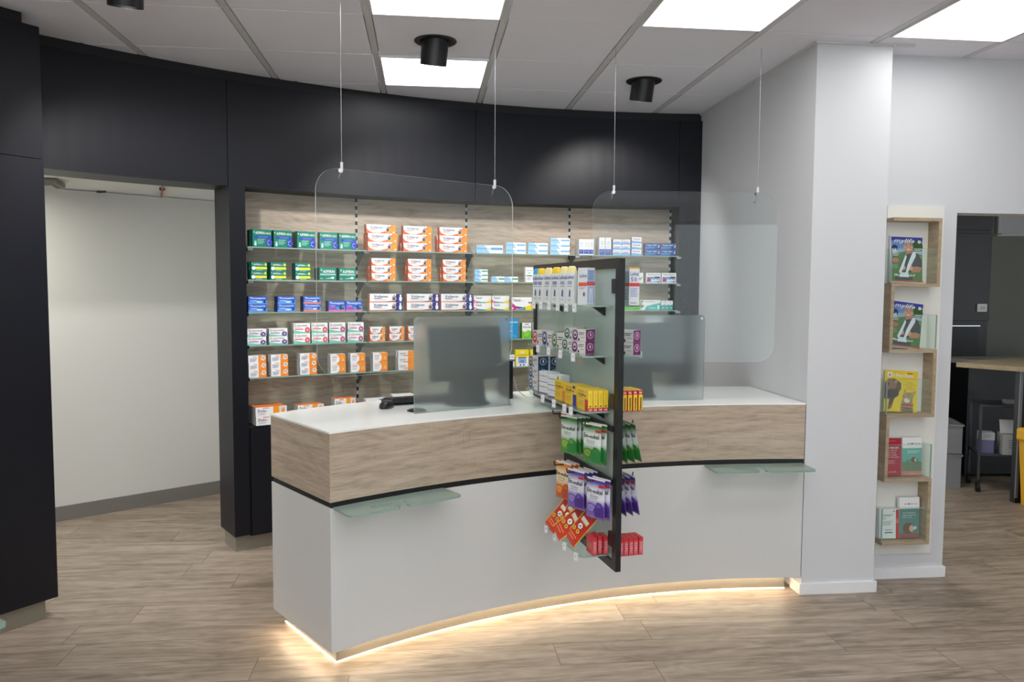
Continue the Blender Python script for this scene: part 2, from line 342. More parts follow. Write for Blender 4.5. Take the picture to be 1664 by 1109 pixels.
for (u, v) in lit:
    x, y = cell(u, v)
    lb = names.get((u, v), 'added unseen lit square panel behind the viewer, row %s, %s from left' % (ordn[-v//2-1] if v < 0 else 'zero', ordn[(u+1)//2]))
    if proto is None:
        t = thing('ceiling_light', lb, 'ceiling light', (x+TS/2, y+TS/2, CEIL), 0, 'lit ceiling panels')
        m_ = MB(); a = TS/2-.018; b = a-.008
        for (cx_, cy_, sx, sy) in ((0, -a+.004, 2*a, .008), (0, a-.004, 2*a, .008), (-a+.004, 0, .008, 2*a-.016), (a-.004, 0, .008, 2*a-.016)): m_.box((cx_, cy_, .002), (sx, sy, .02), WPLAS)
        m_.build('frame', t)
        m_ = MB(); m_.box((0, 0, .006), (2*b, 2*b, .006), LIT); m_.build('diffuser', t); proto = t
    else:
        t = copy_tree(proto); t.location = (x+TS/2, y+TS/2, CEIL)
    t['label'] = lb
slab = ['black cylindrical ceiling spotlight in front of the lit panel', 'black cylindrical ceiling spotlight above the right glass screen', 'black cylindrical ceiling spotlight cut off at the top left']
for i, (x, y) in enumerate(spots):
    t = thing('ceiling_spotlight', slab[i], 'spotlight', (x, y, CEIL), 0, 'black ceiling spotlights')
    m_ = MB(); m_.lathe((0, 0, 0), [(.06, .0), (.062, -.004), (.103, -.006), (.107, -.003), (.107, .002), (.06, .003)], BLK2, 40); m_.build('flange', t)
    d = Vector((.12*(1 if i == 0 else .3), .5, -1)).normalized() if i < 2 else Vector((-.3, .5, -1)).normalized()
    q = Vector((0, 0, .02)); e = q + Vector((-.010, .030, -.132)); dd = (e-q).normalized()
    m_ = MB(); m_.cyl(q, e, .068, BLK2, n=36, cap=False); m_.cyl(q, e-dd*.005, .062, BLACK, n=36, cap=False)
    m_.build('housing', t)
    m_ = MB(); c_ = q+dd*.09; m_.cyl(c_, c_+dd*.004, .06, LENS, n=24); m_.build('lens', t)
    L = bpy.data.lights.new('spot_lamp', 'SPOT'); L.energy = SPOT*(1, .5, 1)[i]; L.spot_size = R_(95); L.spot_blend = .6; L.shadow_soft_size = .05; L.color = (1, .97, .94)
    lo = bpy.data.objects.new('spot_lamp', L); COL.objects.link(lo); lo.parent = t; lo.location = e+dd*.01; lo.rotation_euler = Vector((d.x*.5, .85, -1)).to_track_quat('-Z', 'Y').to_euler()

# ------------------------------------------------------------------ dark curved wall
thR = math.degrees(math.asin((1.956-C0[0])/RF))
mb = MB()
for a0, a1 in ((-43.5, -31.02), (-30.98, -13.26), (-13.22, 3.05), (3.09, thR)):
    mb.prism(ccw(arcpoly(RF, RF+.27, a0, a1)), 2.172, 2.775, DARK)
mb.prism(ccw(arcpoly(RN, RN+.2, -43.5, thR)), 2.775, 2.85, BLACK)
mb.prism(ccw(arcpoly(RF, RF+.27, -30.96, -29.92)), .1, 2.172, DARK)
mb.prism(ccw(arcpoly(RF, RF+.27, 3.18, thR)), .1, 2.172, DARK)
mb.prism(ccw(arcpoly(RF-.006, RF, 3.75, 4.45)), .1, 2.1, DARK)
struct(mb.build('wall_back'))
mb = MB(); mb.prism(ccw(arcpoly(RF+.035, RF+.24, -30.8, thR)), 0, .1, PLINTH); struct(mb.build('baseboard_back'))
# left dark pier
K = Vector((-1.747, 3.908)); dd = Vector((-.63, -.777)).normalized(); ee = Vector((-.777, .63)).normalized()
def quadp(k, a, b, la, lb): return ccw([tuple(k), tuple(k+a*la), tuple(k+a*la+b*lb), tuple(k+b*lb)])
mb = MB(); mb.prism(quadp(K, dd, ee, 2.4, .34), .1, 2.170, DARK); mb.prism(quadp(K, dd, ee, 2.4, .34), 2.173, 2.77, DARK)
mb.prism(quadp(K+dd*.05+ee*.05, dd, ee, 2.3, .3), 2.77, 2.85, BLACK); struct(mb.build('wall_left'))
mb = MB(); mb.prism(quadp(K+dd*.045+ee*.03, dd, ee, 2.3, .3), 0, .1, PLINTH); struct(mb.build('baseboard_left'))
# passage behind the opening
hd = Vector((.807, .590)).normalized(); hn = Vector((.590, -.807)); H0 = Vector((-2.463, 5.532))
mb = MB(); A = H0-hd*2.4; B = H0+hd*1.6
mb.prism(ccw([tuple(A), tuple(B), tuple(B-hn*.1), tuple(A-hn*.1)]), 0, 2.225, HALLW)
struct(mb.build('wall_passage'))
mb = MB(); mb.prism(ccw([tuple(A+hn*.012), tuple(B+hn*.012), tuple(B), tuple(A)]), 0, .1, GREYB); struct(mb.build('baseboard_passage'))
mb = MB(); mb.prism([(-4.6, 4.2), (-2.05, 4.2), (-1.2, 4.98), (-.95, 5.25), (-.95, 6.8), (-4.6, 6.8)], 2.235, 2.255, HALLW); struct(mb.build('ceiling_passage'))
mb = MB(); mb.box((-.93, 6.1, 1.12), (.05, 1.5, 2.24), HALLW); mb.box((-4.4, 5.2, 1.12), (.05, 3, 2.24), HALLW); struct(mb.build('wall_passage_end'))
t = thing('ceiling_light', 'unseen lit panel added in the passage ceiling behind the dark pier', 'ceiling light', (-2.75, 4.75, 2.235))  # hidden panel, added to light the passage
m_ = MB(); m_.box((0, 0, -.006), (.6, .5, .01), emis('passage_fill', (1, .985, .86, 1), HALL)); m_.build('diffuser', t)
m_ = MB(); m_.box((0, 0, -.002), (.64, .54, .006), WPLAS); m_.build('frame', t)
mb = MB(); mb.box((0, 0, -.02), (.3, .22, .03), flat((120, 118, 108), .5)); mb.box((0, 0, -.04), (.24, .16, .012), flat((150, 148, 136), .5))
tag(mb.build('ceiling_vent', loc=(-2.36, 5.14, 2.235), rot=.2), 'grey flat vent on the ceiling of the bright passage', 'vent')
mb = MB(); mb.tube([(-1.60, 5.12, 2.226), (-1.69, 5.40, 2.226), (-1.86, 5.92, 2.226)], .008, flat((176, 96, 60), .3, .8, 'copper')); mb.box((-1.70, 5.43, 2.226), (.03, .02, .02), flat((120, 60, 40), .4, .6))
tag(mb.build('copper_pipe'), 'thin copper pipe running across the passage ceiling', 'pipe')
mb = MB(); mb.prism([(-.03, -.01), (.035, -.02), (-.02, .02)], -.012, 0, BLACK); tag(mb.build('ceiling_hole', loc=(-2.18, 5.70, 2.235)), 'small black wedge for a hole in the passage ceiling left of the copper pipe', 'dark_hole')  # black wedge stands in for a small dark triangular hole

# ------------------------------------------------------------------ white walls to the right, store room, rest of the shop
mb = MB()
mb.prism([(1.956, 3.83), (2.357, 3.83), (2.357, 4.0), (2.865, 4.0), (2.865, 4.14), (2.1, 4.14), (2.1, 5.8), (1.956, 5.8)], 0, 2.835, WHITE)
mb.box((3.4025, 4.07, 2.4225), (1.075, .14, .825), WHITE); mb.box((4.97, 4.07, 1.4175), (2.06, .14, 2.835), WHITE)
struct(mb.build('wall_right'))
mb = MB(); mb.prism([(1.943, 3.817), (2.370, 3.817), (2.370, 3.988), (2.878, 3.988), (2.878, 4.14), (2.85, 4.14), (2.85, 4.02), (2.34, 4.02), (2.34, 3.85), (1.97, 3.85), (1.97, 3.93), (1.943, 3.93)], 0, .06, SKIRT)
struct(mb.build('baseboard_right', bevel=.002))
mb = MB(); mb.box((2.36, 3.818, CEIL-.01), (.01, .004, .02), RUN); mb.prism([(1.945, 3.82), (2.47, 3.82), (2.47, 3.83), (1.956, 3.83), (1.956, 5.5), (1.945, 5.5)], CEIL-.012, CEIL, RUN); struct(mb.build('trim_3'))
mb = MB(); mb.box((1.5, -3.6, .2), (13, .1, .4), WHITE); mb.box((1.5, -3.6, 2.72), (13, .1, .26), WHITE); mb.box((-3.9, -3.6, 1.5), (2.2, .1, 2.2), WHITE); mb.box((6.3, -3.6, 1.5), (3.4, .1, 2.2), WHITE); struct(mb.build('wall_front'))
mb = MB()
for x in (-2.78, -.95, .9, 2.75, 4.58): mb.box((x, -3.6, 1.5), (.06, .07, 2.2), BLK2)
mb.box((.9, -3.6, .42), (7.4, .07, .05), BLK2); mb.box((.9, -3.6, 2.57), (7.4, .07, .05), BLK2); mb.box((.9, -3.6, 1.5), (7.36, .008, 2.12), CLEAR); struct(mb.build('window_added'))  # unseen shop window, added so daylight lifts the ceiling and room
mb = MB(); mb.box((6.0, .2, 1.42), (.1, 7.6, 2.84), WHITE); struct(mb.build('wall_far_right'))
mb = MB(); mb.box((-4.4, -.6, 1.42), (.1, 6.2, 2.84), WHITE); struct(mb.build('wall_far_left'))
# store room shell
mb = MB(); mb.box((5.2, 7.0, 1.3), (4.2, .1, 2.6), GREYW); struct(mb.build('wall_store'))
mb = MB(); mb.box((2.15, 5.6, 1.3), (.1, 2.9, 2.6), GREYW); struct(mb.build('wall_store_left'))
mb = MB(); mb.box((4.6, 5.6, 2.61), (5.2, 2.9, .04), GREYW); struct(mb.build('ceiling_store'))
mb = MB(); mb.box((7.0, 5.6, 1.3), (.1, 2.9, 2.6), GREYW); struct(mb.build('wall_store_right'))
mb = MB(); mb.box((5.80, 6.94, 2.30), (.8, .02, .34), WPLAS); mb.box((5.80, 6.935, 2.12), (.86, .04, .025), SKIRT); mb.box((5.39, 6.935, 2.30), (.03, .04, .36), SKIRT); struct(mb.build('window_1'))

# ------------------------------------------------------------------ wall shelving
TH = [-29.9, -21.54, -13.24, -5.04, 3.2]
unit = thing('wall_shelving', 'curved oak wall unit with slotted rails above a black base cabinet', 'shelving', (0, 0, 0))
for i in range(4):
    m_ = MB(); m_.prism(ccw(arcpoly(RB, RB+.018, TH[i]+.03, TH[i+1]-.03)), .76, 2.3, OAKW); m_.build('back_panel', unit)
for a in TH[1:]:
    m_ = MB(); x, y = pc(a-(.12 if a > 0 else 0), RB-.001); M = Matrix.Translation((x, y, 1.47)) @ Matrix.Rotation(R_(-a), 4, 'Z'); m_.box((0, 0, 0), (.014, .006, 1.42), SLOT, M); m_.build('slotted_rail', unit)
m_ = MB()
m_.prism(ccw(arcpoly(RF+.004, RB+.018, -29.9, 3.17)), .09, .755, DARK); m_.build('base_cabinet', unit)
for i in range(4):
    m_ = MB(); m_.prism(ccw(arcpoly(RF-.012, RF+.002, TH[i]+.04, TH[i+1]-.04)), .1, .74, DARK); m_.build('door', unit)
SZ = {1: 1.822, 2: 1.628, 3: 1.435, 4: 1.238, 5: 1.045}
ordn = ['first', 'second', 'third', 'fourth', 'fifth', 'sixth', 'seventh', 'eighth', 'ninth']
rown = {1: 'top', 2: 'second', 3: 'third', 4: 'fourth', 5: 'lowest'}
bayn = ['bay at the dark post', 'second bay from the left', 'third bay from the left', 'rightmost bay']
for r, z in SZ.items():
    for i in range(4):
        m_ = MB(); P = ccw(arcpoly(RF-.015, RB-.012, TH[i]+.05, TH[i+1]-.05)); m_.prism(P, z-.003, z+.004, SHELFG, EDGEG)
        o = tag(m_.build('glass_shelf'), 'clear glass shelf, %s one of the %s' % (rown[r], bayn[i]), 'shelf', 'glass shelves of the wall unit')
        for a, s_ in ((TH[i+1], -1),) + (((TH[0]+.25, 1),) if i == 0 else ()):
            b_ = MB(); x, y = pc(a, RB-.01); M = Matrix.Translation((x, y, z-.0035)) @ Matrix.Rotation(R_(-a), 4, 'Z')
            Pz = [(0, 0), (-.20, 0), (-.20, -.012), (-.12, -.02), (-.03, -.085), (0, -.1)]
            Mx = M @ Matrix(((0, 0, 1, 0), (1, 0, 0, 0), (0, 1, 0, 0), (0, 0, 0, 1)))
            b_.prism(ccw(Pz), -.0015, .0015, flat((110, 118, 122), .35, .6), M=Mx); b_.box((0, -.206, -.006), (.03, .016, .014), STEEL, M); b_.build('bracket', o)

# product types: width, height, depth, front, side, top, art
W_ = (240, 240, 240); G1 = (14, 126, 104); OR = (238, 130, 40); NAV = (38, 52, 110); GR = (200, 200, 200)
def vol(w, h, txt, blue=False, small=False):
    a = [('p', [(0, 0), (1, 0), (1, 1), (.86, 1), (.6, .3), (.45, .05), (.1, .05)], (228, 108, 58)), ('p', [(.62, .0), (1, .0), (1, 1), (.9, 1)], (242, 150, 58))]
    if blue: a = [('r', 0, 0, 1, .1, (228, 108, 58)), ('p', [(.72, .05), (.78, .7), (.8, 1), (1, 1), (1, .0), (.9, 0)], (40, 44, 130)), ('p', [(.45, .08), (.8, .22), (.8, .12), (.5, .05)], (40, 44, 130)), ('e', .93, .4, .045, .3, W_), ('e', .93, .8, .03, .12, W_)]
    else: a += [('e', .36, .52, .36, .42, W_), ('r', .03, .6, .5, .99, W_), ('p', [(0, 0), (.25, 0), (.06, .3), (0, .6)], (228, 108, 58))]
    x = .73 if not small else .74
    a += [('e', x, .42, .07, .3, (240, 185, 60)), ('e', x+.01, .4, .035, .2, (60, 130, 190)), ('p', [(x-.05, .75), (x, .5), (x+.05, .78), (x+.02, .3), (x-.04, .25)], (45, 70, 150)), ('e', x+.005, .78, .018, .09, (45, 70, 150))]
    a += [('t', 'Voltaren', .12, .54, .55, .3, NAV, .03), ('r', .12, .42, .34, .49, (235, 120, 70) if not blue else (90, 95, 130)), ('l', .14, .5, .28, 1, .1, GR)]
    if not blue: a += [('e', .93, .16, .03, .09, W_)]
    return (w, h, .05, W_, (228, 108, 58) if not blue else (225, 130, 95), (235, 235, 235), a)
def asp(w, h, kind):
    a = [('e', .07, .84, .035, .05, (150, 210, 195)), ('t', 'ASPIRIN', .15, .62, .73, .15, W_, .03)]
    if kind == 'complex': a += [('t', 'COMPLEX', .62, .97, .73, .11, W_, .01), ('r', .08, .5, 1, .63, (48, 66, 176)), ('l', .3, .8, .55, 1, .1, (120, 140, 230)), ('e', .87, .25, .17, .24, (48, 66, 176)), ('l', .25, .65, .42, 4, .08, (160, 215, 200)), ('r', .08, .06, .2, .34, (150, 205, 210)), ('r', .1, .1, .18, .2, W_)] + [('e', .87+.09*math.cos(k), .25+.13*math.sin(k), .02, .028, W_) for k in (1.6, 2.6, 3.6, 4.6)]
    elif kind == 'plus': a = [('e', .07, .8, .03, .06, (150, 210, 195)), ('t', 'ASPIRIN', .15, .58, .62, .2, W_, .03), ('t', 'PLUS', .6, .78, .62, .14, W_, .01), ('e', .9, .74, .07, .16, (225, 230, 70)), ('r', .1, .18, .98, .45, (232, 230, 60)), ('e', .14, .3, .12, .2, W_), ('l', .3, .7, .06, 1, .1, W_)]
    else: a = [('e', .12, .8, .05, .08, (150, 210, 195)), ('t', 'ASPIRIN', .2, .9, .58, .24, W_, .035), ('r', .04, .4, .97, .52, (160, 195, 190)), ('p', [(.3, .12), (.78, .25), (.78, .16)], (215, 240, 235)), ('e', .78, .2, .09, .09, W_), ('l', .05, .2, .12, 1, .08, W_)]
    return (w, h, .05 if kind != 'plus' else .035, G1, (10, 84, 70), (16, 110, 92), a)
def bep(w, h, c2, n=.4):
    return (w, h, .035, (242, 246, 250), (196, 208, 222), (230, 238, 245), [('p', [(0, 0), (.5, 0), (.3, 1), (0, 1)], (160, 206, 240)), ('t', 'Bepanthen', .05, .52, .42, .28, (58, 98, 150), .015), ('r', .54, .42, .98, .72, c2), ('l', .1, .5, .2, 1, .15, (170, 190, 215))])
def thom(w, h, k):
    B1 = (38, 96, 196); a = [('p', [(0, 0), (1, 0), (1, .5), (0, .3)], (86, 150, 226)), ('t', 'Thomapyrin', .08, .92, .62, .28, W_, .035)]
    if k == 'classic': a += [('t', 'CLASSIC', .08, .5, .38, .17, W_, .03), ('e', .6, .3, .16, .12, (190, 220, 245)), ('e', .88, .35, .07, .24, (30, 60, 150))]
    elif k == 'intensiv': a += [('r', 0, .02, 1, .2, (240, 120, 90)), ('t', 'INTENSIV', .08, .5, .38, .17, (250, 190, 160), .03), ('e', .66, .36, .14, .1, (190, 220, 245)), ('e', .86, .4, .07, .2, (30, 60, 150))]
    else: a += [('r', 0, 0, 1, .14, (236, 110, 170)), ('p', [(0, .14), (.55, .14), (.3, .55), (0, .6)], (110, 80, 190)), ('t', 'DUO', .08, .4, .24, .22, (230, 90, 170), .04), ('e', .72, .36, .09, .24, (60, 60, 90)), ('e', .85, .26, .1, .08, (60, 60, 90)), ('l', .1, .4, .5, 1, .08, W_)]
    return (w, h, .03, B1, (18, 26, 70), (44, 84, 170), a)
def dol(w, h, c, tall):
    a = [('p', [(0, 0), (1, 0), (1, .12), (.5, .16), (0, .34)], (120, 200, 178)), ('t', 'Dolormin', .06, .82, .66, .26, (66, 60, 62), .02), ('r', .06, .38, .58, .47, c), ('l', .06, .45, .56, 1, .1, (220, 120, 130)), ('e', .83, .34, .15, .28, c), ('e', .83, .34, .11, .2, tuple(min(255, int(v*.8+50)) for v in c)), ('t', 'e' if tall else '4', .78, .88, .24, .2, W_, .02)]
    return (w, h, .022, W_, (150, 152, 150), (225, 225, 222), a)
def dic(w, h, wide=True):
    return (w, h, .075, W_, (205, 205, 205), (240, 124, 40), [('r', .56, 0, .76, 1, (246, 158, 40)), ('r', .78, .0, .96, .96, (215, 214, 220)), ('t', 'Diclo-', .07, .36, .44, .34, NAV, .03), ('r', .22, .86, .42, .93, (226, 110, 70)), ('l', .07, .34, .3, 2, .12, (190, 190, 200)), ('e', .88, .5, .05, .3, (236, 150, 60))])
TY = {
 'ac': asp(.112, .103, 'complex'), 'ap': asp(.095, .052, 'plus'), 'as': asp(.108, .079, 'x'),
 'v': vol(.194, .055, ''), 'vs': vol(.16, .0485, ''), 'vw': vol(.222, .055, '', True), 'vk': vol(.1, .0465, '', small=True),
 'b1': bep(.188, .054, (110, 170, 220)), 'b2': bep(.14, .038, (120, 180, 228)), 'bg': bep(.093, .028, (70, 170, 120)), 'bg2': bep(.093, .037, (70, 170, 120)),
 'ec': (.036, .109, .05, (238, 240, 242), (200, 202, 206), (225, 225, 228), [('r', .03, .03, .97, .34, (66, 90, 176)), ('r', .03, .0, .97, .06, W_), ('e', .5, .72, .3, .1, (190, 195, 200)), ('e', .5, .72, .24, .08, W_), ('t', 'C', .4, .62, .68, .08, (60, 60, 70), .02), ('l', .15, .85, .55, 2, .04, GR), ('l', .2, .8, .24, 2, .05, (170, 185, 230)), ('l', .2, .8, .92, 1, .04, GR)]),
 'ec2': (.042, .123, .05, (238, 240, 242), (200, 202, 206), (225, 225, 228), [('r', .03, .0, .97, .34, (70, 92, 170)), ('e', .5, .7, .3, .11, (150, 155, 165)), ('e', .5, .7, .25, .09, W_), ('t', 'C', .4, .62, .66, .08, (60, 60, 70), .02), ('l', .15, .85, .5, 3, .035, GR), ('l', .2, .8, .24, 2, .05, (170, 185, 230)), ('l', .2, .8, .92, 1, .04, GR)]),
 'na': (.061, .037, .05, (242, 243, 247), (205, 207, 214), (235, 235, 240), [('p', [(0, 0), (1, 0), (1, .3), (0, .5)], (140, 190, 236)), ('t', 'Nasic', .15, .85, .56, .26, (200, 90, 90), .03), ('r', .1, .38, .9, .46, (60, 80, 150))]),
 'nb': (.071, .043, .05, (242, 243, 247), (205, 207, 214), (235, 235, 240), [('p', [(0, 0), (1, 0), (1, .26), (0, .42)], (130, 184, 236)), ('t', 'Nasivin', .12, .86, .56, .28, (170, 70, 90), .03)]),
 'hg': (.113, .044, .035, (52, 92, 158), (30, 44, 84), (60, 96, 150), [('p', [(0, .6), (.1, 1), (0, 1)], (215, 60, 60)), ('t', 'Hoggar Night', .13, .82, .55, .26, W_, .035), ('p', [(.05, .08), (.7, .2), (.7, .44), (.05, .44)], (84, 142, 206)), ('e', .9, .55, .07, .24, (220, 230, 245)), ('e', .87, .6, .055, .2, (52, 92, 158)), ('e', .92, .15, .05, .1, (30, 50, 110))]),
 'wg': (.057, .103, .04, W_, (205, 205, 204), (230, 230, 228), [('e', .3, .8, .14, .05, (60, 100, 70)), ('e', .7, .8, .14, .05, (60, 100, 70)), ('e', .5, .64, .2, .05, (60, 100, 70)), ('e', .5, .67, .2, .05, W_), ('e', .3, .83, .12, .05, W_), ('e', .7, .83, .12, .05, W_), ('r', .15, .4, .85, .47, (60, 160, 90)), ('l', .2, .8, .3, 4, .05, GR)]),
 'lo': (.06, .072, .04, W_, (205, 205, 205), (230, 230, 230), [('e', .4, .6, .1, .12, (190, 60, 130)), ('e', .6, .42, .09, .12, (170, 50, 60)), ('e', .8, .5, .06, .14, (90, 170, 90)), ('e', .4, .6, .06, .08, W_), ('l', .2, .8, .24, 2, .07, GR)]),
 'ba': (.106, .072, .04, W_, (205, 205, 208), (230, 230, 230), [('t', 'Baldriparan', .12, .92, .74, .16, (60, 60, 64), .02), ('r', .05, .1, .95, .62, (104, 150, 210)), ('r', .6, .5, .95, .64, (50, 54, 70)), ('p', [(.03, .12), (.32, .14), (.28, .45), (.16, .62), (.1, .35)], (178, 40, 50)), ('e', .22, .6, .05, .07, (235, 190, 160)), ('p', [(.34, .3), (.45, .42), (.56, .3), (.66, .42), (.78, .3), (.9, .4), (.9, .2), (.34, .14)], (225, 235, 248)), ('e', .85, .12, .1, .06, (210, 50, 50))]),
 'ta': (.123, .049, .03, W_, (214, 190, 196), (230, 230, 230), [('p', [(0, 0), (.35, 0), (.2, .2), (0, .42)], (206, 50, 130)), ('p', [(.35, 0), (.7, 0), (.6, .14), (.2, .2)], (60, 150, 110)), ('p', [(.7, 0), (1, 0), (1, .55), (.9, .3), (.6, .14)], (242, 208, 50)), ('t', 'Talcid', .08, .44, .56, .3, (52, 62, 110), .03), ('e', .85, .66, .09, .24, (230, 210, 120)), ('e', .83, .68, .08, .22, W_), ('e', .07, .16, .035, .09, W_), ('l', .4, .7, .12, 1, .1, W_)]),
 'tb': (.147, .088, .04, W_, (214, 190, 196), (230, 230, 230), [('p', [(0, 0), (.4, 0), (.25, .26), (0, .6)], (196, 44, 130)), ('p', [(.35, 0), (.6, 0), (.55, .22), (.22, .3)], (70, 60, 140)), ('p', [(.55, 0), (.75, 0), (.68, .26), (.5, .22)], (60, 160, 110)), ('p', [(.7, 0), (1, 0), (1, .62), (.9, .36), (.66, .24)], (244, 210, 40)), ('t', 'Talcid', .06, .42, .68, .2, (52, 62, 110), .03), ('l', .44, .6, .74, 1, .06, (200, 100, 80)), ('e', .06, .14, .035, .06, W_), ('l', .22, .6, .1, 2, .06, W_)]),
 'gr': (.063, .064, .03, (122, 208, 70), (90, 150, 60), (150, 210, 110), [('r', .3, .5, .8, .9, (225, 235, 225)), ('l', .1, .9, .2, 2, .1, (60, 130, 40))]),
 'te': (.147, .072, .04, (238, 240, 238), (200, 205, 203), (230, 232, 230), [('p', [(.2, 0), (1, 0), (1, .72), (.7, .6), (.3, .4)], (86, 190, 184)), ('e', .08, .86, .04, .1, (60, 110, 90)), ('l', .16, .7, .84, 1, .07, (90, 90, 90)), ('r', .42, .12, .75, .3, (130, 215, 210)), ('r', .84, .1, .94, .5, (220, 240, 240))]),
 't3': (.0285, .068, .028, (236, 240, 238), (200, 205, 203), (230, 232, 230), [('p', [(0, 0), (1, 0), (1, .6), (0, .5)], (70, 170, 160)), ('l', .2, .8, .84, 1, .06, (120, 120, 120)), ('e', .5, .25, .28, .12, (130, 210, 205))]),
 'dp': dol(.112, .0485, (98, 56, 138), False), 'dr': dol(.104, .0625, (222, 72, 80), True), 'dm': dol(.104, .0625, (186, 52, 108), True),
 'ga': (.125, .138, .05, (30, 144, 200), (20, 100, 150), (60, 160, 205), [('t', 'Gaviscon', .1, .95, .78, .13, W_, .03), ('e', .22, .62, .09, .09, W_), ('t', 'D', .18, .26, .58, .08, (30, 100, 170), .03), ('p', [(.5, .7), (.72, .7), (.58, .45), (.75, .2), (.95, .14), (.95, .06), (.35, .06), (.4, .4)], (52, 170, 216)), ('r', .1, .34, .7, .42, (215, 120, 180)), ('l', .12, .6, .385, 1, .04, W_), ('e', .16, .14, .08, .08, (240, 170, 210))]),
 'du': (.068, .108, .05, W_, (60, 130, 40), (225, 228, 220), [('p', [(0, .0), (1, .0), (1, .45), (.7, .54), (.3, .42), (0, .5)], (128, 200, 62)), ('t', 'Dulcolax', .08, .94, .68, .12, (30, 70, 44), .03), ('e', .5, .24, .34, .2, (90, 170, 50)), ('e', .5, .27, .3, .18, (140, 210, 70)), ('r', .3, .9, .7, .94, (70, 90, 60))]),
 'wh': (.107, .153, .05, (238, 239, 240), (205, 206, 208), (232, 232, 232), [('l', .2, .8, .8, 3, .06, (150, 155, 160))]),
 'br': (.106, .0435, .035, W_, (196, 190, 190), (230, 226, 222), [('r', .55, 0, 1, 1, (242, 140, 40)), ('e', .84, .62, .13, .32, (236, 226, 220)), ('e', .8, .66, .05, .12, (180, 170, 170)), ('e', .88, .56, .05, .12, (180, 170, 170)), ('e', .86, .76, .05, .1, (190, 180, 178)), ('r', .25, .8, .48, .87, (226, 110, 70)), ('l', .08, .5, .6, 4, .13, (130, 140, 170)), ('l', .62, .74, .5, 3, .1, (250, 200, 120))]),
 'ci': (.098, .0595, .035, W_, (196, 190, 190), (230, 226, 222), [('r', .4, 0, 1, 1, (244, 146, 44)), ('e', .3, .48, .3, .5, W_), ('r', 0, 0, .32, 1, W_), ('p', [(.72, .25), (.82, .7), (.92, .25)], (250, 186, 90)), ('l', .1, .45, .84, 1, .06, (226, 110, 70)), ('l', .1, .5, .7, 2, .1, (200, 80, 80)), ('l', .1, .42, .46, 3, .1, (180, 180, 190)), ('r', .55, .08, 1, .12, (230, 110, 40))]),
 'oo': (.109, .042, .035, W_, (196, 190, 190), (230, 226, 222), [('r', .6, 0, 1, 1, (244, 146, 44)), ('p', [(.3, .16), (.6, .2), (.6, .36), (.34, .3)], (240, 120, 50)), ('l', .08, .5, .8, 1, .08, (226, 110, 70)), ('l', .08, .55, .62, 2, .12, (90, 90, 110)), ('l', .08, .45, .36, 2, .1, GR)]),
 'wb': (.062, .08, .04, W_, (205, 206, 212), (230, 230, 234), [('t', 'ACIA', .3, .9, .76, .12, (70, 70, 120), .02), ('r', .0, .44, 1, .62, (84, 92, 160)), ('l', .1, .85, .32, 3, .1, (190, 196, 220))]),
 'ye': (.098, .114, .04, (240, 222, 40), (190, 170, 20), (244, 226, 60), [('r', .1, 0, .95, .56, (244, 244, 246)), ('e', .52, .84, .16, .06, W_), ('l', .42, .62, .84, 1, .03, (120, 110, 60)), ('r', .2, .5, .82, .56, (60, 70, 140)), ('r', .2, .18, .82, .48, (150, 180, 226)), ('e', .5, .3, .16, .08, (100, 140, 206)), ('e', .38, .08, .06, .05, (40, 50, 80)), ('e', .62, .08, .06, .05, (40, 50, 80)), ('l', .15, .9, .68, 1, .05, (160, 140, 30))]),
 'd1': dic(.19, .055), 'd2': dic(.165, .052), 'd3': dic(.137, .064),
 'w1': (.15, .056, .06, W_, (210, 210, 212), (236, 236, 236), [('r', .6, 0, 1, 1, (110, 180, 214)), ('r', .3, .72, .5, .8, (150, 120, 120)), ('l', .08, .5, .5, 2, .18, GR)]),
 'w2': (.145, .065, .07, W_, (210, 210, 212), (236, 236, 236), [('r', .25, .7, .75, .78, (200, 130, 110)), ('r', .7, .0, 1, .5, (120, 190, 220)), ('l', .1, .6, .4, 2, .15, GR)]),
}
DESC = {'ac': 'green tablet box with blue band', 'ap': 'small green box with yellow stripe', 'as': 'green box with grey stripe', 'v': 'long white and orange ointment box', 'vs': 'white and orange gel box',
 'vw': 'long white ointment box with blue corner', 'vk': 'short white and orange box', 'b1': 'long pale blue ointment box', 'b2': 'pale blue and white cream box', 'bg': 'slim blue box with green bar', 'bg2': 'flat blue box with green bar',
 'ec': 'narrow white box with blue foot', 'ec2': 'tall narrow white box with blue foot', 'na': 'small white spray box with blue edge', 'nb': 'white nose spray box, wider kind', 'hg': 'dark blue sleeping aid box', 'wg': 'upright white box with green marks',
 'lo': 'white box with coloured leaf logo', 'ba': 'white box with blue sleeper picture', 'ta': 'white box with rainbow bottom edge', 'tb': 'large white box with rainbow swoosh', 'gr': 'bright green small box', 'te': 'white and teal box', 't3': 'narrow teal bottle box',
 'dp': 'white box with purple disc', 'dr': 'white box with red disc', 'dm': 'white box with magenta disc', 'ga': 'big blue box with white lettering', 'du': 'white and lime green box', 'wh': 'tall white box behind frosted screen',
 'br': 'white and orange box with brain picture', 'ci': 'white and orange box with rounded side', 'oo': 'white box with orange end', 'wb': 'white box with violet band', 'ye': 'yellow box with blue picture',
 'd1': 'wide white box with orange top', 'd2': 'white box with orange top, mid-sized', 'd3': 'smaller white box with orange top', 'w1': 'low white box with light blue end', 'w2': 'low white box, plain top'}
GRP = {'ac': 'green effervescent tablet boxes'}
protos = {}
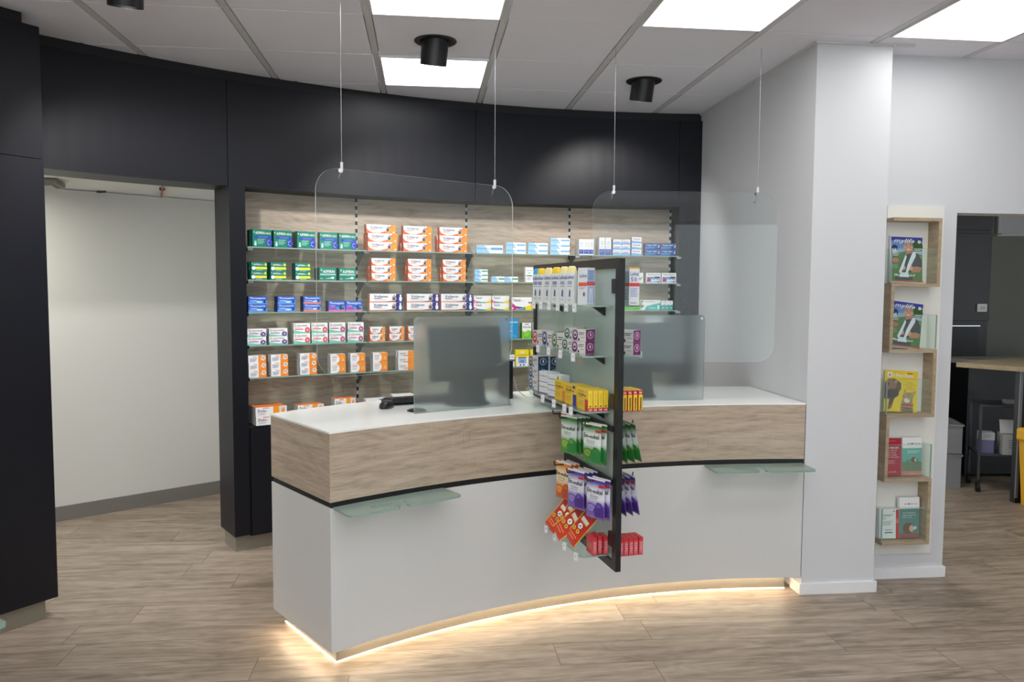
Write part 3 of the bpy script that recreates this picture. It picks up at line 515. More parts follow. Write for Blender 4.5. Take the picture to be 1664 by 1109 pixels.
def product(k):
    if k in protos:
        p = protos[k].copy(); COL.objects.link(p); return p
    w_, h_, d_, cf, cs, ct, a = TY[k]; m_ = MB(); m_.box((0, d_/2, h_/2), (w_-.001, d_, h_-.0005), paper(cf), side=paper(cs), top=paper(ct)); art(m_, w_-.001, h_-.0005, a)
    nm = {'v': 'ointment_box', 'vs': 'ointment_box', 'vw': 'ointment_box', 'vk': 'ointment_box', 'b1': 'cream_box', 'b2': 'cream_box', 'bg': 'cream_box', 'bg2': 'cream_box', 'na': 'spray_box', 'nb': 'spray_box'}.get(k, 'medicine_box')
    protos[k] = m_.build(nm); return protos[k]
# row -> list of (type, theta, levels, rows behind)
ROWS = {
 1: [('ac', -28.86, 1, 1), ('ac', -27.47, 1, 1), ('ac', -25.87, 1, 1), ('ac', -24.28, 1, 0), ('ac', -22.93, 1, 0), ('v', -20.35, 3, 1), ('v', -17.74, 3, 1), ('v', -14.98, 3, 1), ('b1', -12.11, 1, 0), ('b2', -10.01, 2, 0), ('b2', -8.26, 2, 0), ('b2', -6.47, 3, 0),
     ('ec', -4.74, 1, 1), ('ec', -4.33, 1, 0), ('ec', -3.92, 1, 0), ('ec2', -3.06, 1, 1), ('ec2', -2.57, 1, 0), ('na', -1.83, 3, 0), ('na', -1.13, 3, 0), ('nb', -.26, 3, 0), ('hg', .99, 2, 0), ('hg', 2.28, 2, 0)],
 2: [('ap', -29.09, 2, 1), ('ap', -27.80, 2, 1), ('ap', -26.12, 2, 1), ('as', -24.37, 1, 1), ('as', -22.96, 1, 1), ('vs', -20.32, 3, 1), ('vs', -17.58, 3, 1), ('vs', -14.89, 3, 1), ('bg', -12.77, 3, 0), ('bg2', -11.43, 1, 0), ('bg2', -10.36, 1, 0), ('wg', -8.95, 1, 0), ('lo', 0.0, 1, 0), ('ba', 1.14, 1, 0), ('ba', 2.40, 1, 0)],
 3: [('tc', -29.24, 2, 1), ('tc', -27.29, 2, 1), ('tm', -25.49, 2, 1), ('td', -23.75, 1, 1), ('td', -22.50, 1, 0), ('vw', -20.10, 2, 0), ('vw', -17.32, 2, 0), ('vw', -14.7, 2, 0), ('ta', -12.67, 2, 1), ('ta', -11.24, 2, 0), ('tb', -9.55, 1, 0), ('gr', -.93, 1, 0), ('gr', -.2, 1, 0), ('te', .95, 1, 0), ('t3', 1.98, 1, 0), ('t3', 2.30, 1, 0), ('t3', 2.62, 1, 0)],
 4: [('dp', -29.30, 2, 2), ('dp', -27.85, 2, 2), ('dr', -26.24, 2, 2), ('dr', -25.00, 2, 1), ('dm', -23.72, 2, 1), ('dm', -22.40, 2, 1), ('vk', -20.77, 2, 0), ('vk', -19.32, 2, 0), ('vk', -17.92, 2, 0), ('ga', -10.5, 1, 0), ('du', -9.11, 1, 0), ('du', -8.27, 1, 0), ('wh', 1.18, 1, 0)],
 5: [('br', -29.30, 3, 1), ('br', -27.82, 3, 1), ('br', -25.80, 3, 1), ('ci', -23.70, 2, 1), ('ci', -22.25, 2, 1), ('ci', -20.58, 2, 1), ('oo', -18.63, 3, 1), ('wb', -10.42, 1, 0), ('ye', -9.49, 1, 0), ('ye', -8.3, 1, 0)],
 6: [('d1', -28.37, 2, 1), ('d2', -25.65, 2, 0), ('d3', -23.17, 2, 0), ('w1', -20.85, 2, 0), ('w2', -18.83, 2, 0)]}
TY['tc'] = thom(.11, .0465, 'classic'); TY['tm'] = thom(.11, .0465, 'intensiv'); TY['td'] = thom(.108, .065, 'duo')
DESC['tc'] = 'blue tablet box with white lettering'; DESC['tm'] = 'blue tablet box with orange strip'; DESC['td'] = 'blue and violet tablet box'
SHN = {1: 'top shelf', 2: 'second shelf', 3: 'third shelf', 4: 'fourth shelf', 5: 'lowest glass shelf', 6: 'black cabinet ledge'}
LV = {1: [''], 2: ['lower', 'upper'], 3: ['bottom', 'middle', 'top']}
for r, L in ROWS.items():
    z = SZ.get(r, .755)+(.0045 if r in SZ else .0005); cnt = {}; tot = {}
    for k, *_ in L: tot[k] = tot.get(k, 0)+1
    for (k, th, nlev, back) in L:
        cnt[k] = cnt.get(k, 0)+1; w_, h_, d_ = TY[k][:3]
        for lv in range(nlev):
            for b_ in range(back+1):
                if b_ and lv == nlev-1 and nlev == 3 and k in ('v', 'vs'): continue
                o = product(k); jit = random.uniform(-.03, .03); aa = th+jit*.6
                if k == 'v' and lv == 2 and th < -20: aa -= .12
                rr = 5.125 if r != 6 else 5.135
                x, y = pc(aa, rr+b_*(d_+.004)); o.location = (x, y, z+lv*h_); o.rotation_euler = (0, 0, R_(-aa+jit*30*(0 if b_ else 1)*.5))
                one = tot[k] == 1; pos = '' if one else (', %s %s from left' % (ordn[cnt[k]-1], 'stack' if nlev > 1 else 'one'))
                lvn = (', %s of stack' % LV[nlev][lv] if one else ', %s in' % LV[nlev][lv]) if nlev > 1 else ''
                if nlev > 1 and not one: pos = ' %s stack from left' % ordn[cnt[k]-1]
                lab = DESC[k]+lvn+pos+', '+SHN[r]
                if b_: lab = DESC[k]+(' %s' % LV[nlev][lv] if nlev > 1 else '')+(', behind' if b_ == 1 else ', rearmost behind')+(' %s front one, ' % ordn[cnt[k]-1] if not one else ' front one, ')+SHN[r]
                tag(o, lab, 'box', 'medicine boxes on the '+SHN[r])

# ------------------------------------------------------------------ counter
CC = (1.6, .515); CR = 3.33
def carc(r, xa, xb, n=36):
    """points on the counter arc from x = xa to x = xb"""
    a = math.asin((xa-CC[0])/r); b = math.asin((xb-CC[0])/r)
    return [(CC[0]+r*math.sin(a+(b-a)*i/n), CC[1]+r*math.cos(a+(b-a)*i/n)) for i in range(n+1)]
def cpoly(f0, x0, back, xr=1.95, rm=4.02):
    F = carc(CR+f0, x0, xr); B = []
    for i in range(31):
        x = back[0]+(xr-back[0])*i/30; r0 = math.dist(back, CC); r = r0+(rm-r0)*min(1, (x-back[0])/.5)**.7
        B.append((x, CC[1]+math.sqrt(r*r-(x-CC[0])**2)))
    return ccw(F+B[::-1])
BODY = (0, -.378, (-.70, 3.685)); JOIN = (.004, -.373, (-.692, 3.682)); BASE = (.085, -.372, (-.655, 3.745))
ctr = thing('counter', 'curved shop counter with oak band over white front and lit plinth', 'counter')
m_ = MB(); m_.prism(cpoly(*BODY), .09, .693, LAM, LAM); m_.build('front_panel', ctr)
m_ = MB(); m_.prism(cpoly(*JOIN, rm=4.01), .690, .722, BLACK); m_.build('black_joint', ctr)
m_ = MB(); m_.prism(cpoly(*BODY), .718, 1.0, OAK, OAK); m_.build('oak_band', ctr)
m_ = MB(); m_.prism(cpoly(*BASE, 1.906, 3.93), .005, .092, PLINTH); m_.build('plinth', ctr)
LEDP = cpoly(.083, -.3745, (-.658, 3.744), 1.906, 3.932)
m_ = MB(); m_.prism(LEDP, .001, .005, LEDM)
A_ = carc(CR+.050, -.33, 1.90); B_ = carc(CR+.056, -.33, 1.90); m_.prism(ccw(A_+B_[::-1]), .085, .0895, LEDT)
S0 = Vector((-.385, 3.262)); S1 = Vector((-.665, 3.67)); sd = (S1-S0).normalized(); sn = Vector((sd.y, -sd.x)); m_.prism(ccw([tuple(S0), tuple(S1), tuple(S1+sn*.006), tuple(S0+sn*.006)]), .085, .0895, LEDT)
m_.build('led_strip', ctr)
mb = MB(); mb.prism(cpoly(-.001, -.379, (-.701, 3.685)), 1.0, 1.008, TOPW, TOPW); tag(mb.build('countertop'), 'smooth white worktop lying on the curved oak counter', 'countertop')

# glass bag shelves with a hook notch
def bag_shelf(p0, p1, depth, label, mirror=False):
    p0 = Vector(p0); p1 = Vector(p1); d = (p1-p0); L = d.length; d.normalize(); n_ = Vector((d.y, -d.x)); D = depth
    P = [(0, -.01), (L, -.01), (L, D-.02), (L-.008, D-.005), (L-.025, D), (.56*L, D), (.515*L, D-.008), (.505*L, D*.8), (.53*L, D*.66), (.55*L, D*.56), (.53*L, D*.46), (.49*L, D*.42), (.27*L, D*.42), (.235*L, D*.5), (.24*L, D*.58), (.27*L, D*.63), (.40*L, D*.68), (.43*L, D*.76), (.435*L, D*.9), (.41*L, D), (.025, D), (.008, D-.006), (0, D-.02)]
    Q = ccw([tuple(p0+d*a+n_*b) for a, b in P]); m_ = MB(); m_.prism(Q, .688, .697, SATIN, EDGEG)
    o = tag(m_.build('bag_shelf'), label, 'shelf', 'frosted glass bag shelves'); return o
bag_shelf((-.368, 3.204), (.085, 3.482), .155, 'frosted glass bag shelf with hook notch on the left of the counter front')
bag_shelf((1.42, 3.82), (1.94, 3.818), .155, 'frosted glass bag shelf with hook notch beside the white pillar')

d2 = Vector((.63, .777)).normalized(); n2 = Vector((d2.y, -d2.x)); q1 = Vector((-1.212, 2.263)); q0 = q1-d2*.5
bag_shelf(tuple(q0), tuple(q1), .155, 'frosted glass bag shelf of which only a corner shows at the left frame edge')
t = thing('counter', 'second counter left of the view carrying the cut-off glass bag shelf', 'counter')
for nm_, z0_, z1_, mt_ in (('plinth', 0, .09, PLINTH), ('front_panel', .09, .693, LAM), ('black_joint', .693, .718, BLACK), ('oak_band', .718, 1.0, OAK), ('top', 1.0, 1.008, TOPW)):
    m_ = MB(); m_.prism(quadp(q1-n2*(.002 if nm_ != 'plinth' else .06), -d2, -n2, 1.6, .5), z0_, z1_, mt_); m_.build(nm_, t)

# frosted screens standing on the counter
def screen(p0, p1, label):
    t = thing('frosted_screen', label, 'screen', (0, 0, 0), 0, 'frosted glass privacy screens')
    m_ = MB(); upright(m_, p0, p1, 1.0085, 1.455, .006, (0, 0, .02, .02), FROST, EDGEG); m_.build('glass_pane', t)
    d = (Vector(p1)-Vector(p0)).normalized(); n_ = Vector((d.y, -d.x))
    for q in (Vector(p0)+d*.02, Vector(p1)-d*.02):
        m_ = MB(); c = q+n_*.003; e = q+n_*.008; m_.cyl((c.x, c.y, 1.437), (e.x, e.y, 1.437), .007, CHROME, n=16); m_.build('fastener', t)
screen((-.046, 3.631), (.419, 3.865), 'frosted glass screen standing on the counter near the black mouse')
screen((.95, 3.968), (1.462, 3.986), 'frosted glass screen standing on the counter right of the black display frame')

# suspended clear panes
def pane(p0, p1, z0, z1, h0, h1, ch, label):
    t = thing('hanging_screen', label, 'screen', (0, 0, 0), 0, 'clear protective screens hung on wires')
    m_ = MB(); upright(m_, p0, p1, z0, z1, .005, .1, CLEAR, EDGEW); m_.build('clear_pane', t)
    for h in (h0, h1):
        m_ = MB(); m_.cyl((h[0], h[1], z1-.012), (h[0], h[1], z1+.028), .0062, WPLAS, n=14); m_.cyl((h[0]-.004, h[1]-.012, z1-.008), (h[0]-.004, h[1]+.012, z1-.008), .009, CHROME, n=12); m_.build('clamp', t)
        m_ = MB(); m_.cyl((h[0], h[1], z1+.028), (h[0], h[1], CEIL), .0013, STEEL, n=6); m_.build('wire', t)
        m_ = MB(); m_.tube([(h[0]-.004, h[1], z1-.012), (h[0]-.01, h[1], z1-.03), (h[0]-.013, h[1], z1-.045)], .0012, STEEL, 6); m_.cyl((h[0]-.013, h[1], z1-.045), (h[0]-.016, h[1], z1-.056), .002, BPLAS, n=6); m_.build('wire_end', t)
pane((-.45, 3.398), (.444, 3.970), 1.202, 2.094, (-.348, 3.463), (.348, 3.908), None, 'clear rounded screen hanging on two wires above the left half of the counter')
pane((.869, 4.037), (1.841, 3.978), 1.208, 2.095, (.977, 4.03), (1.732, 3.985), None, 'clear rounded screen hanging on two wires beside the white pillar')

# computer equipment behind the frosted screens
def monitor(c, rot, w_, h_, zb, label, tilt=-8):
    t = thing('monitor', label, 'monitor', (c[0], c[1], 1.008), rot, 'counter monitors')
    m_ = MB(); m_.lathe((0, 0, 0), [(0, .0), (.115, 0), (.118, .006), (.1, .012), (0, .014)], BPLAS, 32, 1, .8); m_.build('base', t)
    m_ = MB(); m_.mesh([(a*q, b*.03+.01, z) for z, q in ((.006, .10), (.2, .07)) for a, b in ((-1, -1), (1, -1), (1, 1), (-1, 1))], [(3, 2, 1, 0), (0, 1, 5, 4), (1, 2, 6, 5), (2, 3, 7, 6), (3, 0, 4, 7), (4, 5, 6, 7)], BPLAS); m_.build('stand', t, bevel=.004)
    M = Matrix.Translation((0, 0, zb)) @ Matrix.Rotation(R_(tilt), 4, 'X')
    m_ = MB(); m_.box((0, 0, h_/2), (w_, .03, h_), BPLAS, M); m_.box((0, -.02, h_/2), (w_*.5, .03, h_*.55), BPLAS, M); o = m_.build('housing', t, bevel=.004)
    m_ = MB(); m_.box((0, .017, h_/2), (w_-.02, .002, h_-.02), flat((60, 70, 90), .2), M); m_.build('display', t)
monitor((.215, 3.925), R_(24), .40, .27, .12, 'black computer monitor standing behind the left frosted screen')
monitor((1.14, 4.14), R_(4), .46, .27, .13, 'black computer monitor standing behind the right frosted screen')
mb = MB(); mb.box((0, 0, .1), (.035, .2, .2), BPLAS); tag(mb.build('card_reader_tower', loc=(.43, 4.19, 1.0085), rot=.2, bevel=.005), 'slim upright black unit at the right edge of the left frosted screen', 'computer')
mb = MB(); pts = [(.45, 4.12, 1.20), (.47, 4.13, 1.12), (.49, 4.12, 1.05), (.54, 4.12, 1.013), (.66, 4.14, 1.012)]; mb.tube(pts, .0022, flat((215, 215, 215), .5), 8); tag(mb.build('cable'), 'thin white cable falling from the slim black unit onto the worktop', 'cable')
t = thing('mouse', 'black computer mouse on the white worktop left of the frosted screen', 'mouse', (-.180, 3.825, 1.0085), R_(-20))
m_ = MB(); prof = [(0, .034), (.012, .0335), (.022, .030), (.029, .022), (.032, .012), (.031, .002), (.028, 0), (0, 0)]; m_.lathe((0, 0, 0), prof[::-1], BPLAS, 32, 1, 1.75); m_.build('shell', t)
m_ = MB(); m_.cyl((-.004, -.028, .0285), (.004, -.028, .0285), .006, RUBBER, n=16); m_.build('wheel', t)
t = thing('keyboard', 'black keyboard lying behind the mouse, running behind the frosted screen', 'keyboard', (.015, 4.03, 1.0085), R_(24))
m_ = MB(); M = Matrix.Rotation(R_(-5), 4, 'X'); m_.box((0, 0, .016), (.44, .15, .018), BPLAS, M); m_.build('body', t, bevel=.003)
for r_ in range(5):
    m_ = MB()
    for k_ in range(15): m_.box((-.2+k_*.0285, -.056+r_*.027, .028), (.024, .022, .006), flat((40, 41, 44), .4), M)
    m_.build('key_row', t)
m_ = MB(); m_.box((-.19, .07, .005), (.03, .02, .012), BPLAS); m_.box((.19, .07, .005), (.03, .02, .012), BPLAS); m_.build('foot', t)
mb = MB(); mb.lathe((0, 0, 0), [(0, .0), (.045, 0), (.046, .004), (.03, .01), (0, .012)], BPLAS, 28); tag(mb.build('scanner_base', loc=(-.035, 3.72, 1.0085)), 'round black stand foot on the worktop at the left edge of the frosted screen', 'stand')

# ------------------------------------------------------------------ black display frame
DN = Vector((.795, 3.07)); du = Vector((-.165, .986)).normalized(); dn = Vector((.986, .165)).normalized(); DROT = math.atan2(-du.y, -du.x)  # local +x runs towards the viewer
def dp(s, off): p = DN+du*s+dn*off; return (p.x, p.y)
def dbox(m_, s0, s1, o0, o1, z0, z1, mat, **k):
    P = ccw([dp(s0, o0), dp(s1, o0), dp(s1, o1), dp(s0, o1)]); m_.prism(P, z0, z1, mat)
disp = thing('display_rack', 'black framed milky glass display rack standing through the middle of the counter', 'display rack')
m_ = MB()
dbox(m_, 0, .04, -.024, 0, .438, 1.712, BLK2); dbox(m_, 1.10, 1.14, -.024, 0, 1.015, 1.712, BLK2); dbox(m_, .04, 1.10, -.024, 0, 1.672, 1.712, BLK2)
dbox(m_, .04, .63, -.024, 0, .438, .474, BLK2); dbox(m_, .595, .63, -.024, 0, .474, 1.045, BLK2); dbox(m_, .63, 1.10, -.024, 0, 1.015, 1.045, BLK2)
m_.build('frame', disp, bevel=.0015)
m_ = MB(); m_.prism(ccw([dp(.04, -.015), dp(.595, -.015), dp(.595, -.009), dp(.04, -.009)]), .474, 1.045, MILKY)
m_.prism(ccw([dp(.04, -.015), dp(1.10, -.015), dp(1.10, -.009), dp(.04, -.009)]), 1.046, 1.672, MILKY); m_.build('milky_panel', disp)
for s, z in ((.055, 1.60), (.055, 1.13), (.055, .56), (1.085, 1.55)):
    m_ = MB(); dbox(m_, s-.016, s+.022, -.027, .003, z-.03, z+.03, BPLAS); m_.build('clamp', disp, bevel=.003)
dsh = []
for i, (z, s1, gl) in enumerate(((1.518, .86, SHELFG), (1.312, .86, SHELFG), (1.083, .90, SHELFG), (.482, .56, SHELFG))):
    P = rrect(s1-.085, .276, .022, 6); Q = ccw([dp(.085+(s1-.085)/2+a, b-.006) for a, b in P])
    m_ = MB(); m_.prism(Q, z-.003, z+.004, gl, EDGEG); sh = m_.build('shelf', disp); dsh.append(sh)
    for s in (.17, s1-.16):
        for sg in (-1, 1):
            m_ = MB(); o0, o1 = (-.016, -.07) if sg < 0 else (-.008, .046)
            V = [(*dp(s-.01, o0), z-.004), (*dp(s+.01, o0), z-.004), (*dp(s-.01, o1), z-.004), (*dp(s+.01, o1), z-.004), (*dp(s-.01, o0), z-.04), (*dp(s+.01, o0), z-.04)]
            m_.mesh(V, [(0, 2, 3, 1), (0, 4, 2), (1, 3, 5), (2, 4, 5, 3), (0, 1, 5, 4)], BPLAS); m_.build('bracket', sh)
    ss = [.17, .27, .38, .5, .62, .73][:6] if i == 0 else ([.18, .34, .5, .66] if i == 1 else ([.2, .28, .42, .58, .76] if i == 2 else [.12, .26, .39, .51]))
    for s in ss:
        m_ = MB(); c = Vector(dp(s, -.15)); M = Matrix.Translation((c.x, c.y, z-.008)) @ Matrix.Rotation(DROT+R_(25), 4, 'Z')
        m_.box((0, 0, 0), (.022, .003, .036), WPLAS, M); m_.box((0, .006, .008), (.016, .012, .006), WPLAS, M)
        art(m_, .022, .036, [('r', .2, .18, .8, .8, (244, 244, 244)), ('l', .3, .7, .6, 2, .16, (120, 120, 125))], M @ Matrix.Translation((0, -.0016, -.018)), None, .0002); m_.build('price_tag', sh)
    m_ = MB(); c = Vector(dp(.11, .126)); m_.box((c.x, c.y, z+.003), (.004, .012, .028), WPLAS); m_.build('price_tag', sh)
# hook rails
hooks = {0: [(.47, -.135, 0), (.35, -.145, 0), (.13, -.11, 0), (.13, .10, 0)], 1: [(.40, -.15, 0), (.25, -.145, 0), (.09, -.115, 0), (.12, .10, 0)]}
for i, z in enumerate((1.02, .80)):
    m_ = MB(); dbox(m_, .04, .595, -.03, -.016, z-.012, z+.010, BPLAS); dbox(m_, .04, .595, -.008, .004, z-.012, z+.010, BPLAS); rail = m_.build('hook_rail', disp)
    for s, o_, _ in hooks[i]:
        m_ = MB(); a = dp(s, -.012 if o_ < 0 else 0); b = dp(s, o_); c = dp(s, o_+(-.003 if o_ < 0 else .003))
        m_.tube([(*a, z), (*b, z), (*c, z+.018)], .0028, BPLAS, 8); m_.build('hook', rail)

# bags
def bag_mesh(name, c_top, c_mid, c_low, items, w_=.106, h_=.168, th=.022, dots=None):
    m_ = MB(); nx, nz = 8, 14
    def sf(x, z):
        fx = min(1, abs(x)/(w_/2)); fz = max(0, min(1, z/(h_*.86))); return -th/2*(1-fx**2.2)**.8*math.sin(math.pi*fz**.75)**.7
    def colr(f):
        return c_low if f < .38 else (c_mid if f < .80 else c_top)
    mt, nt, ns, ls, b = new(name+'_foil'); tc = N(ns, 'ShaderNodeTexCoord'); sp = N(ns, 'ShaderNodeSeparateXYZ'); ls.new(tc.outputs['UV'], sp.inputs[0])
    r = ramp(ns, [(0, c_low), (.34, c_low), (.5, c_mid), (.72, c_mid), (.9, c_top), (.955, c_top), (.96, W_)]); ls.new(sp.outputs[1], r.inputs[0]); ls.new(r.outputs[0], b.inputs['Base Color']); b.inputs['Roughness'].default_value = .28; b.inputs['Specular IOR Level'].default_value = .6
    back = flat((150, 152, 158), .35)
    for side, sg in ((mt, 1), (mt, -1)):
        V = []; UV = []; 
        for j in range(nz+1):
            for i in range(nx+1):
                x = (i/nx-.5)*w_*(1-.05*math.sin(math.pi*j/nz)); z = h_*j/nz; wob = .0012*math.sin(i*2.1+j*1.7)
                V.append((x, sg*(sf((i/nx-.5)*w_, z)+(wob if 0 < i < nx else 0)), z)); UV.append((i/nx, j/nz))
        F = []; U = []
        for j in range(nz):
            for i in range(nx):
                q = (j*(nx+1)+i, j*(nx+1)+i+1, (j+1)*(nx+1)+i+1, (j+1)*(nx+1)+i); q = q if sg > 0 else q[::-1]; F.append(q); U.append([UV[k] for k in q])
        m_.mesh(V, F, side, smooth=True, uvs=U)
    art(m_, w_, h_, items, None, lambda x, z: sf(x, z)-.0012, .0003)
    return m_
def candy(c1, c2, c3, sub, name='Em-eukal'):
    return [('e', .36, .26, .26, .13, c1), ('e', .36, .27, .2, .09, c2), ('t', 'Em', .28, .44, .25, .045, c1, .03), ('p', [(.55, .06), (.97, .06), (.97, .3), (.86, .42), (.7, .44), (.6, .3), (.5, .24)], c3), ('p', [(.66, .3), (.72, .4), (.8, .41), (.88, .32)], c1),
            ('t', name, .1, .92, .64, .11, (20, 44, 46), .035), ('t', sub, .3, .72, .55, .05, (90, 100, 100), .01), ('l', .3, .7, .51, 1, .03, (120, 130, 130)), ('e', .78, .5, .06, .035, (190, 205, 200)), ('e', .78, .5, .05, .028, (230, 236, 234))]
bags = {}
RED = (196, 44, 40)
bags['salbei'] = bag_mesh('salbei', (62, 126, 52), (226, 234, 228), (84, 158, 66), candy((110, 170, 60), (150, 196, 90), (48, 134, 66), 'Salbei'))
bags['klass'] = bag_mesh('klassisch', (62, 126, 52), (226, 234, 228), (60, 140, 60), candy((76, 130, 40), (130, 172, 62), (40, 130, 70), 'Klassisch')+[('r', .72, .80, .99, .86, RED)])
bags['honig'] = bag_mesh('honig', (222, 134, 44), (246, 226, 180), (206, 96, 38), candy((214, 110, 30), (240, 160, 60), (190, 80, 34), 'Honig'))
bags['lila'] = bag_mesh('lavendel', (84, 62, 156), (228, 226, 238), (128, 98, 184), candy((116, 92, 180), (160, 140, 210), (80, 48, 140), 'Gute')+[('r', .7, .8, .98, .86, RED)])
bags['kirsch'] = bag_mesh('kirsch', (196, 60, 76), (240, 226, 224), (190, 50, 48), candy((170, 30, 40), (210, 70, 60), (150, 30, 40), 'Kirsch'))
BG = {'salbei': ('green sweet bag', 'light green'), 'klass': ('green sweet bag with red flag', ''), 'honig': ('orange honey sweet bag', ''), 'lila': ('purple sweet bag', ''), 'kirsch': ('red and white sweet bag', '')}
bproto = {}
def bag(k, s, off, ztop, yaw, label, tilt=0, roll=0, grp='sweet bags on the display hooks'):
    if k not in bproto: o = bproto[k] = bags[k].build('sweet_bag')
    else: o = bproto[k].copy(); COL.objects.link(o)
    c = dp(s, off); M = Matrix.Translation((c[0], c[1], ztop)) @ Matrix.Rotation(DROT+R_(yaw), 4, 'Z') @ Matrix.Rotation(R_(tilt), 4, 'X') @ Matrix.Rotation(R_(roll), 4, 'Y') @ Matrix.Translation((0, 0, -(.163 if k != 'sachet' else .17)))
    o.location = M.to_translation(); o.rotation_euler = M.to_euler(); tag(o, label, 'sweet bag', grp); return o
DB = DROT
Z1, Z2 = 1.026, .806
bag('kirsch', .405, -.085, Z1, 20, 'red and white sweet bag at the far left of the upper hooks, mostly hidden')
for i in range(4): bag('salbei', .335, -.108+i*.022, Z1, 22-i*3, ['green sweet bag without red flag, front one on its upper hook', 'green sweet bag, second behind the flagless front bag, upper hook', 'green sweet bag, third behind the flagless front bag, upper hook', 'green sweet bag, fourth behind the flagless front bag, upper hook'][i])
for i in range(2): bag('klass', .125, -.082+i*.026, Z1, 24-i*2, ['green sweet bag with red flag, front one near the black post, upper hook', 'green sweet bag with red flag, rear one near the black post, upper hook'][i])
for i in range(3): bag('honig', .40, -.108+i*.022, Z2, 20-i*3, ['orange honey sweet bag hanging in front on the lower hook', 'orange honey sweet bag, second on the lower hook', 'orange honey sweet bag, third on the lower hook'][i])
for i in range(4): bag('lila', .24, -.108+i*.022, Z2, 22-i*3, ['purple sweet bag beside the orange honey bag, front one of its hook', 'purple sweet bag, second on the hook beside the orange bags', 'purple sweet bag, third on the hook beside the orange bags', 'purple sweet bag, fourth on the hook beside the orange bags'][i])
for i in range(2): bag('lila', .08, -.082+i*.026, Z2, 24-i*2, ['purple sweet bag nearest the black post on its left, front one', 'purple sweet bag nearest the black post on its left, rear one'][i])
for i in range(4): bag('salbei', .13, .022+i*.021, Z1, -4+i*3, 'green sweet bag right of the black post, %s from the post' % ordn[i], tilt=3+i*3.2)
for i in range(4): bag('lila', .12, .020+i*.021, Z2, -4+i*3, 'purple sweet bag right of the black post, %s from the post' % ordn[i], tilt=2+i*2.4)
# items on the display shelves
def dplace(o, s, off, z, yaw, label, cat='box', grp=None, extra=None):
    c = dp(s, off); o.location = (c[0], c[1], z); o.rotation_euler = (0, 0, DROT+R_(yaw)); tag(o, label, cat, grp); return o
def tube_mesh(cap, pale):
    m_ = MB(); w_, d_, h_ = .046, .036, .165; n = 20; rows = [(0, 1, 1), (.002, 1, 1), (.11, 1, .95), (.135, .99, .9), (.150, .9, .75), (.160, .74, .6), (.1645, .5, .4)]
    body = flat((226, 228, 226), .35)
    V = []
    for z, a, b in rows: V += [(w_/2*a*math.copysign(abs(math.cos(t))**.6, math.cos(t)), d_/2*b*math.copysign(abs(math.sin(t))**.8, math.sin(t)), z) for t in [2*math.pi*i/n for i in range(n)]]
    for k in range(len(rows)-1):
        mt = body if k < 3 else paper(cap)
        m_.mesh(V[k*n:(k+2)*n], [(i, (i+1) % n, n+(i+1) % n, n+i) for i in range(n)], mt, smooth=True)
    m_.mesh(V[-n:], [tuple(range(n))], paper(cap)); m_.mesh(V[:n], [tuple(range(n-1, -1, -1))], body)
    if pale: 
        z0, z1 = .118, .136
    sf = lambda x, z: -d_/2*(max(0, 1-(abs(x)/(w_/2))**3.3))**.28-.0008
    art(m_, w_, h_, [('t', 'Ladival', .12, .9, .66, .1, (70, 96, 168), .03), ('r', .28, .52, .72, .6, (60, 90, 170) if not pale else (120, 140, 170)), ('t', '30', .34, .66, .535, .05, W_, .02), ('l', .25, .75, .46, 1, .03, (90, 96, 110)), ('p', [(.42, .2), (.6, .18), (.62, .34), (.5, .4), (.44, .3)], (90, 100, 150)), ('l', .3, .7, .12, 2, .03, (170, 175, 180))], None, sf, .0002)
    return m_
tb = {'b': tube_mesh((60, 170, 226), False), 'y': tube_mesh((244, 206, 50), False), 'p': tube_mesh((240, 226, 160), True)}; tp = {}
for i, (k, s) in enumerate((('b', .86), ('y', .745), ('p', .635), ('y', .525), ('p', .42), ('p', .325))):
    if k not in tp: o = tp[k] = tb[k].build('sunscreen_bottle')
    else: o = tp[k].copy(); COL.objects.link(o)
    if s > .8: s = .815
    dplace(o, s, -.105, 1.5225, 38, ['white sunscreen bottle with blue cap, furthest left on the display', 'white sunscreen bottle with yellow cap beside the blue capped one', 'white sunscreen bottle with pale cap between two yellow capped bottles', 'white sunscreen bottle with yellow cap, second yellow cap from left', 'white sunscreen bottle with pale cap, second pale cap from left', 'white sunscreen bottle with pale cap beside the blue legs box'][i], 'bottle', 'sunscreen bottles on the display')
def xbox(name, w_, h_, d_, cf, cs, ct, fa, sa=None):
    """box whose right end also carries print"""
    m_ = MB(); m_.box((0, d_/2, h_/2), (w_, d_, h_), paper(cf), side=paper(cs), top=paper(ct)); art(m_, w_, h_, fa)
    if sa: art(m_, d_, h_, sa, Matrix.Translation((w_/2, d_/2, 0)) @ Matrix.Rotation(R_(90), 4, 'Z'))
    return m_.build(name)
legs = [('r', .06, .62, .94, .94, (160, 182, 220)), ('r', 0, .52, 1, .62, (216, 76, 82)), ('l', .15, .85, .57, 1, .03, (240, 150, 150)), ('r', .08, .05, .92, .5, (176, 194, 226)), ('p', [(.25, .05), (.42, .05), (.46, .3), (.5, .34), (.54, .3), (.58, .05), (.76, .05), (.7, .44), (.3, .44)], (222, 230, 244)), ('l', .2, .8, .88, 4, .06, (128, 152, 205))]
lad = [('r', 0, .96, 1, 1, (238, 180, 50)), ('t', 'Ladival', .1, .9, .78, .11, (60, 88, 170), .03), ('t', '50', .15, .75, .62, .12, (50, 70, 140), .015), ('r', 0, .50, 1, .59, (214, 66, 74)), ('l', .1, .9, .44, 7, .035, (130, 150, 200)), ('l', .1, .7, .06, 1, .03, (60, 80, 150))]
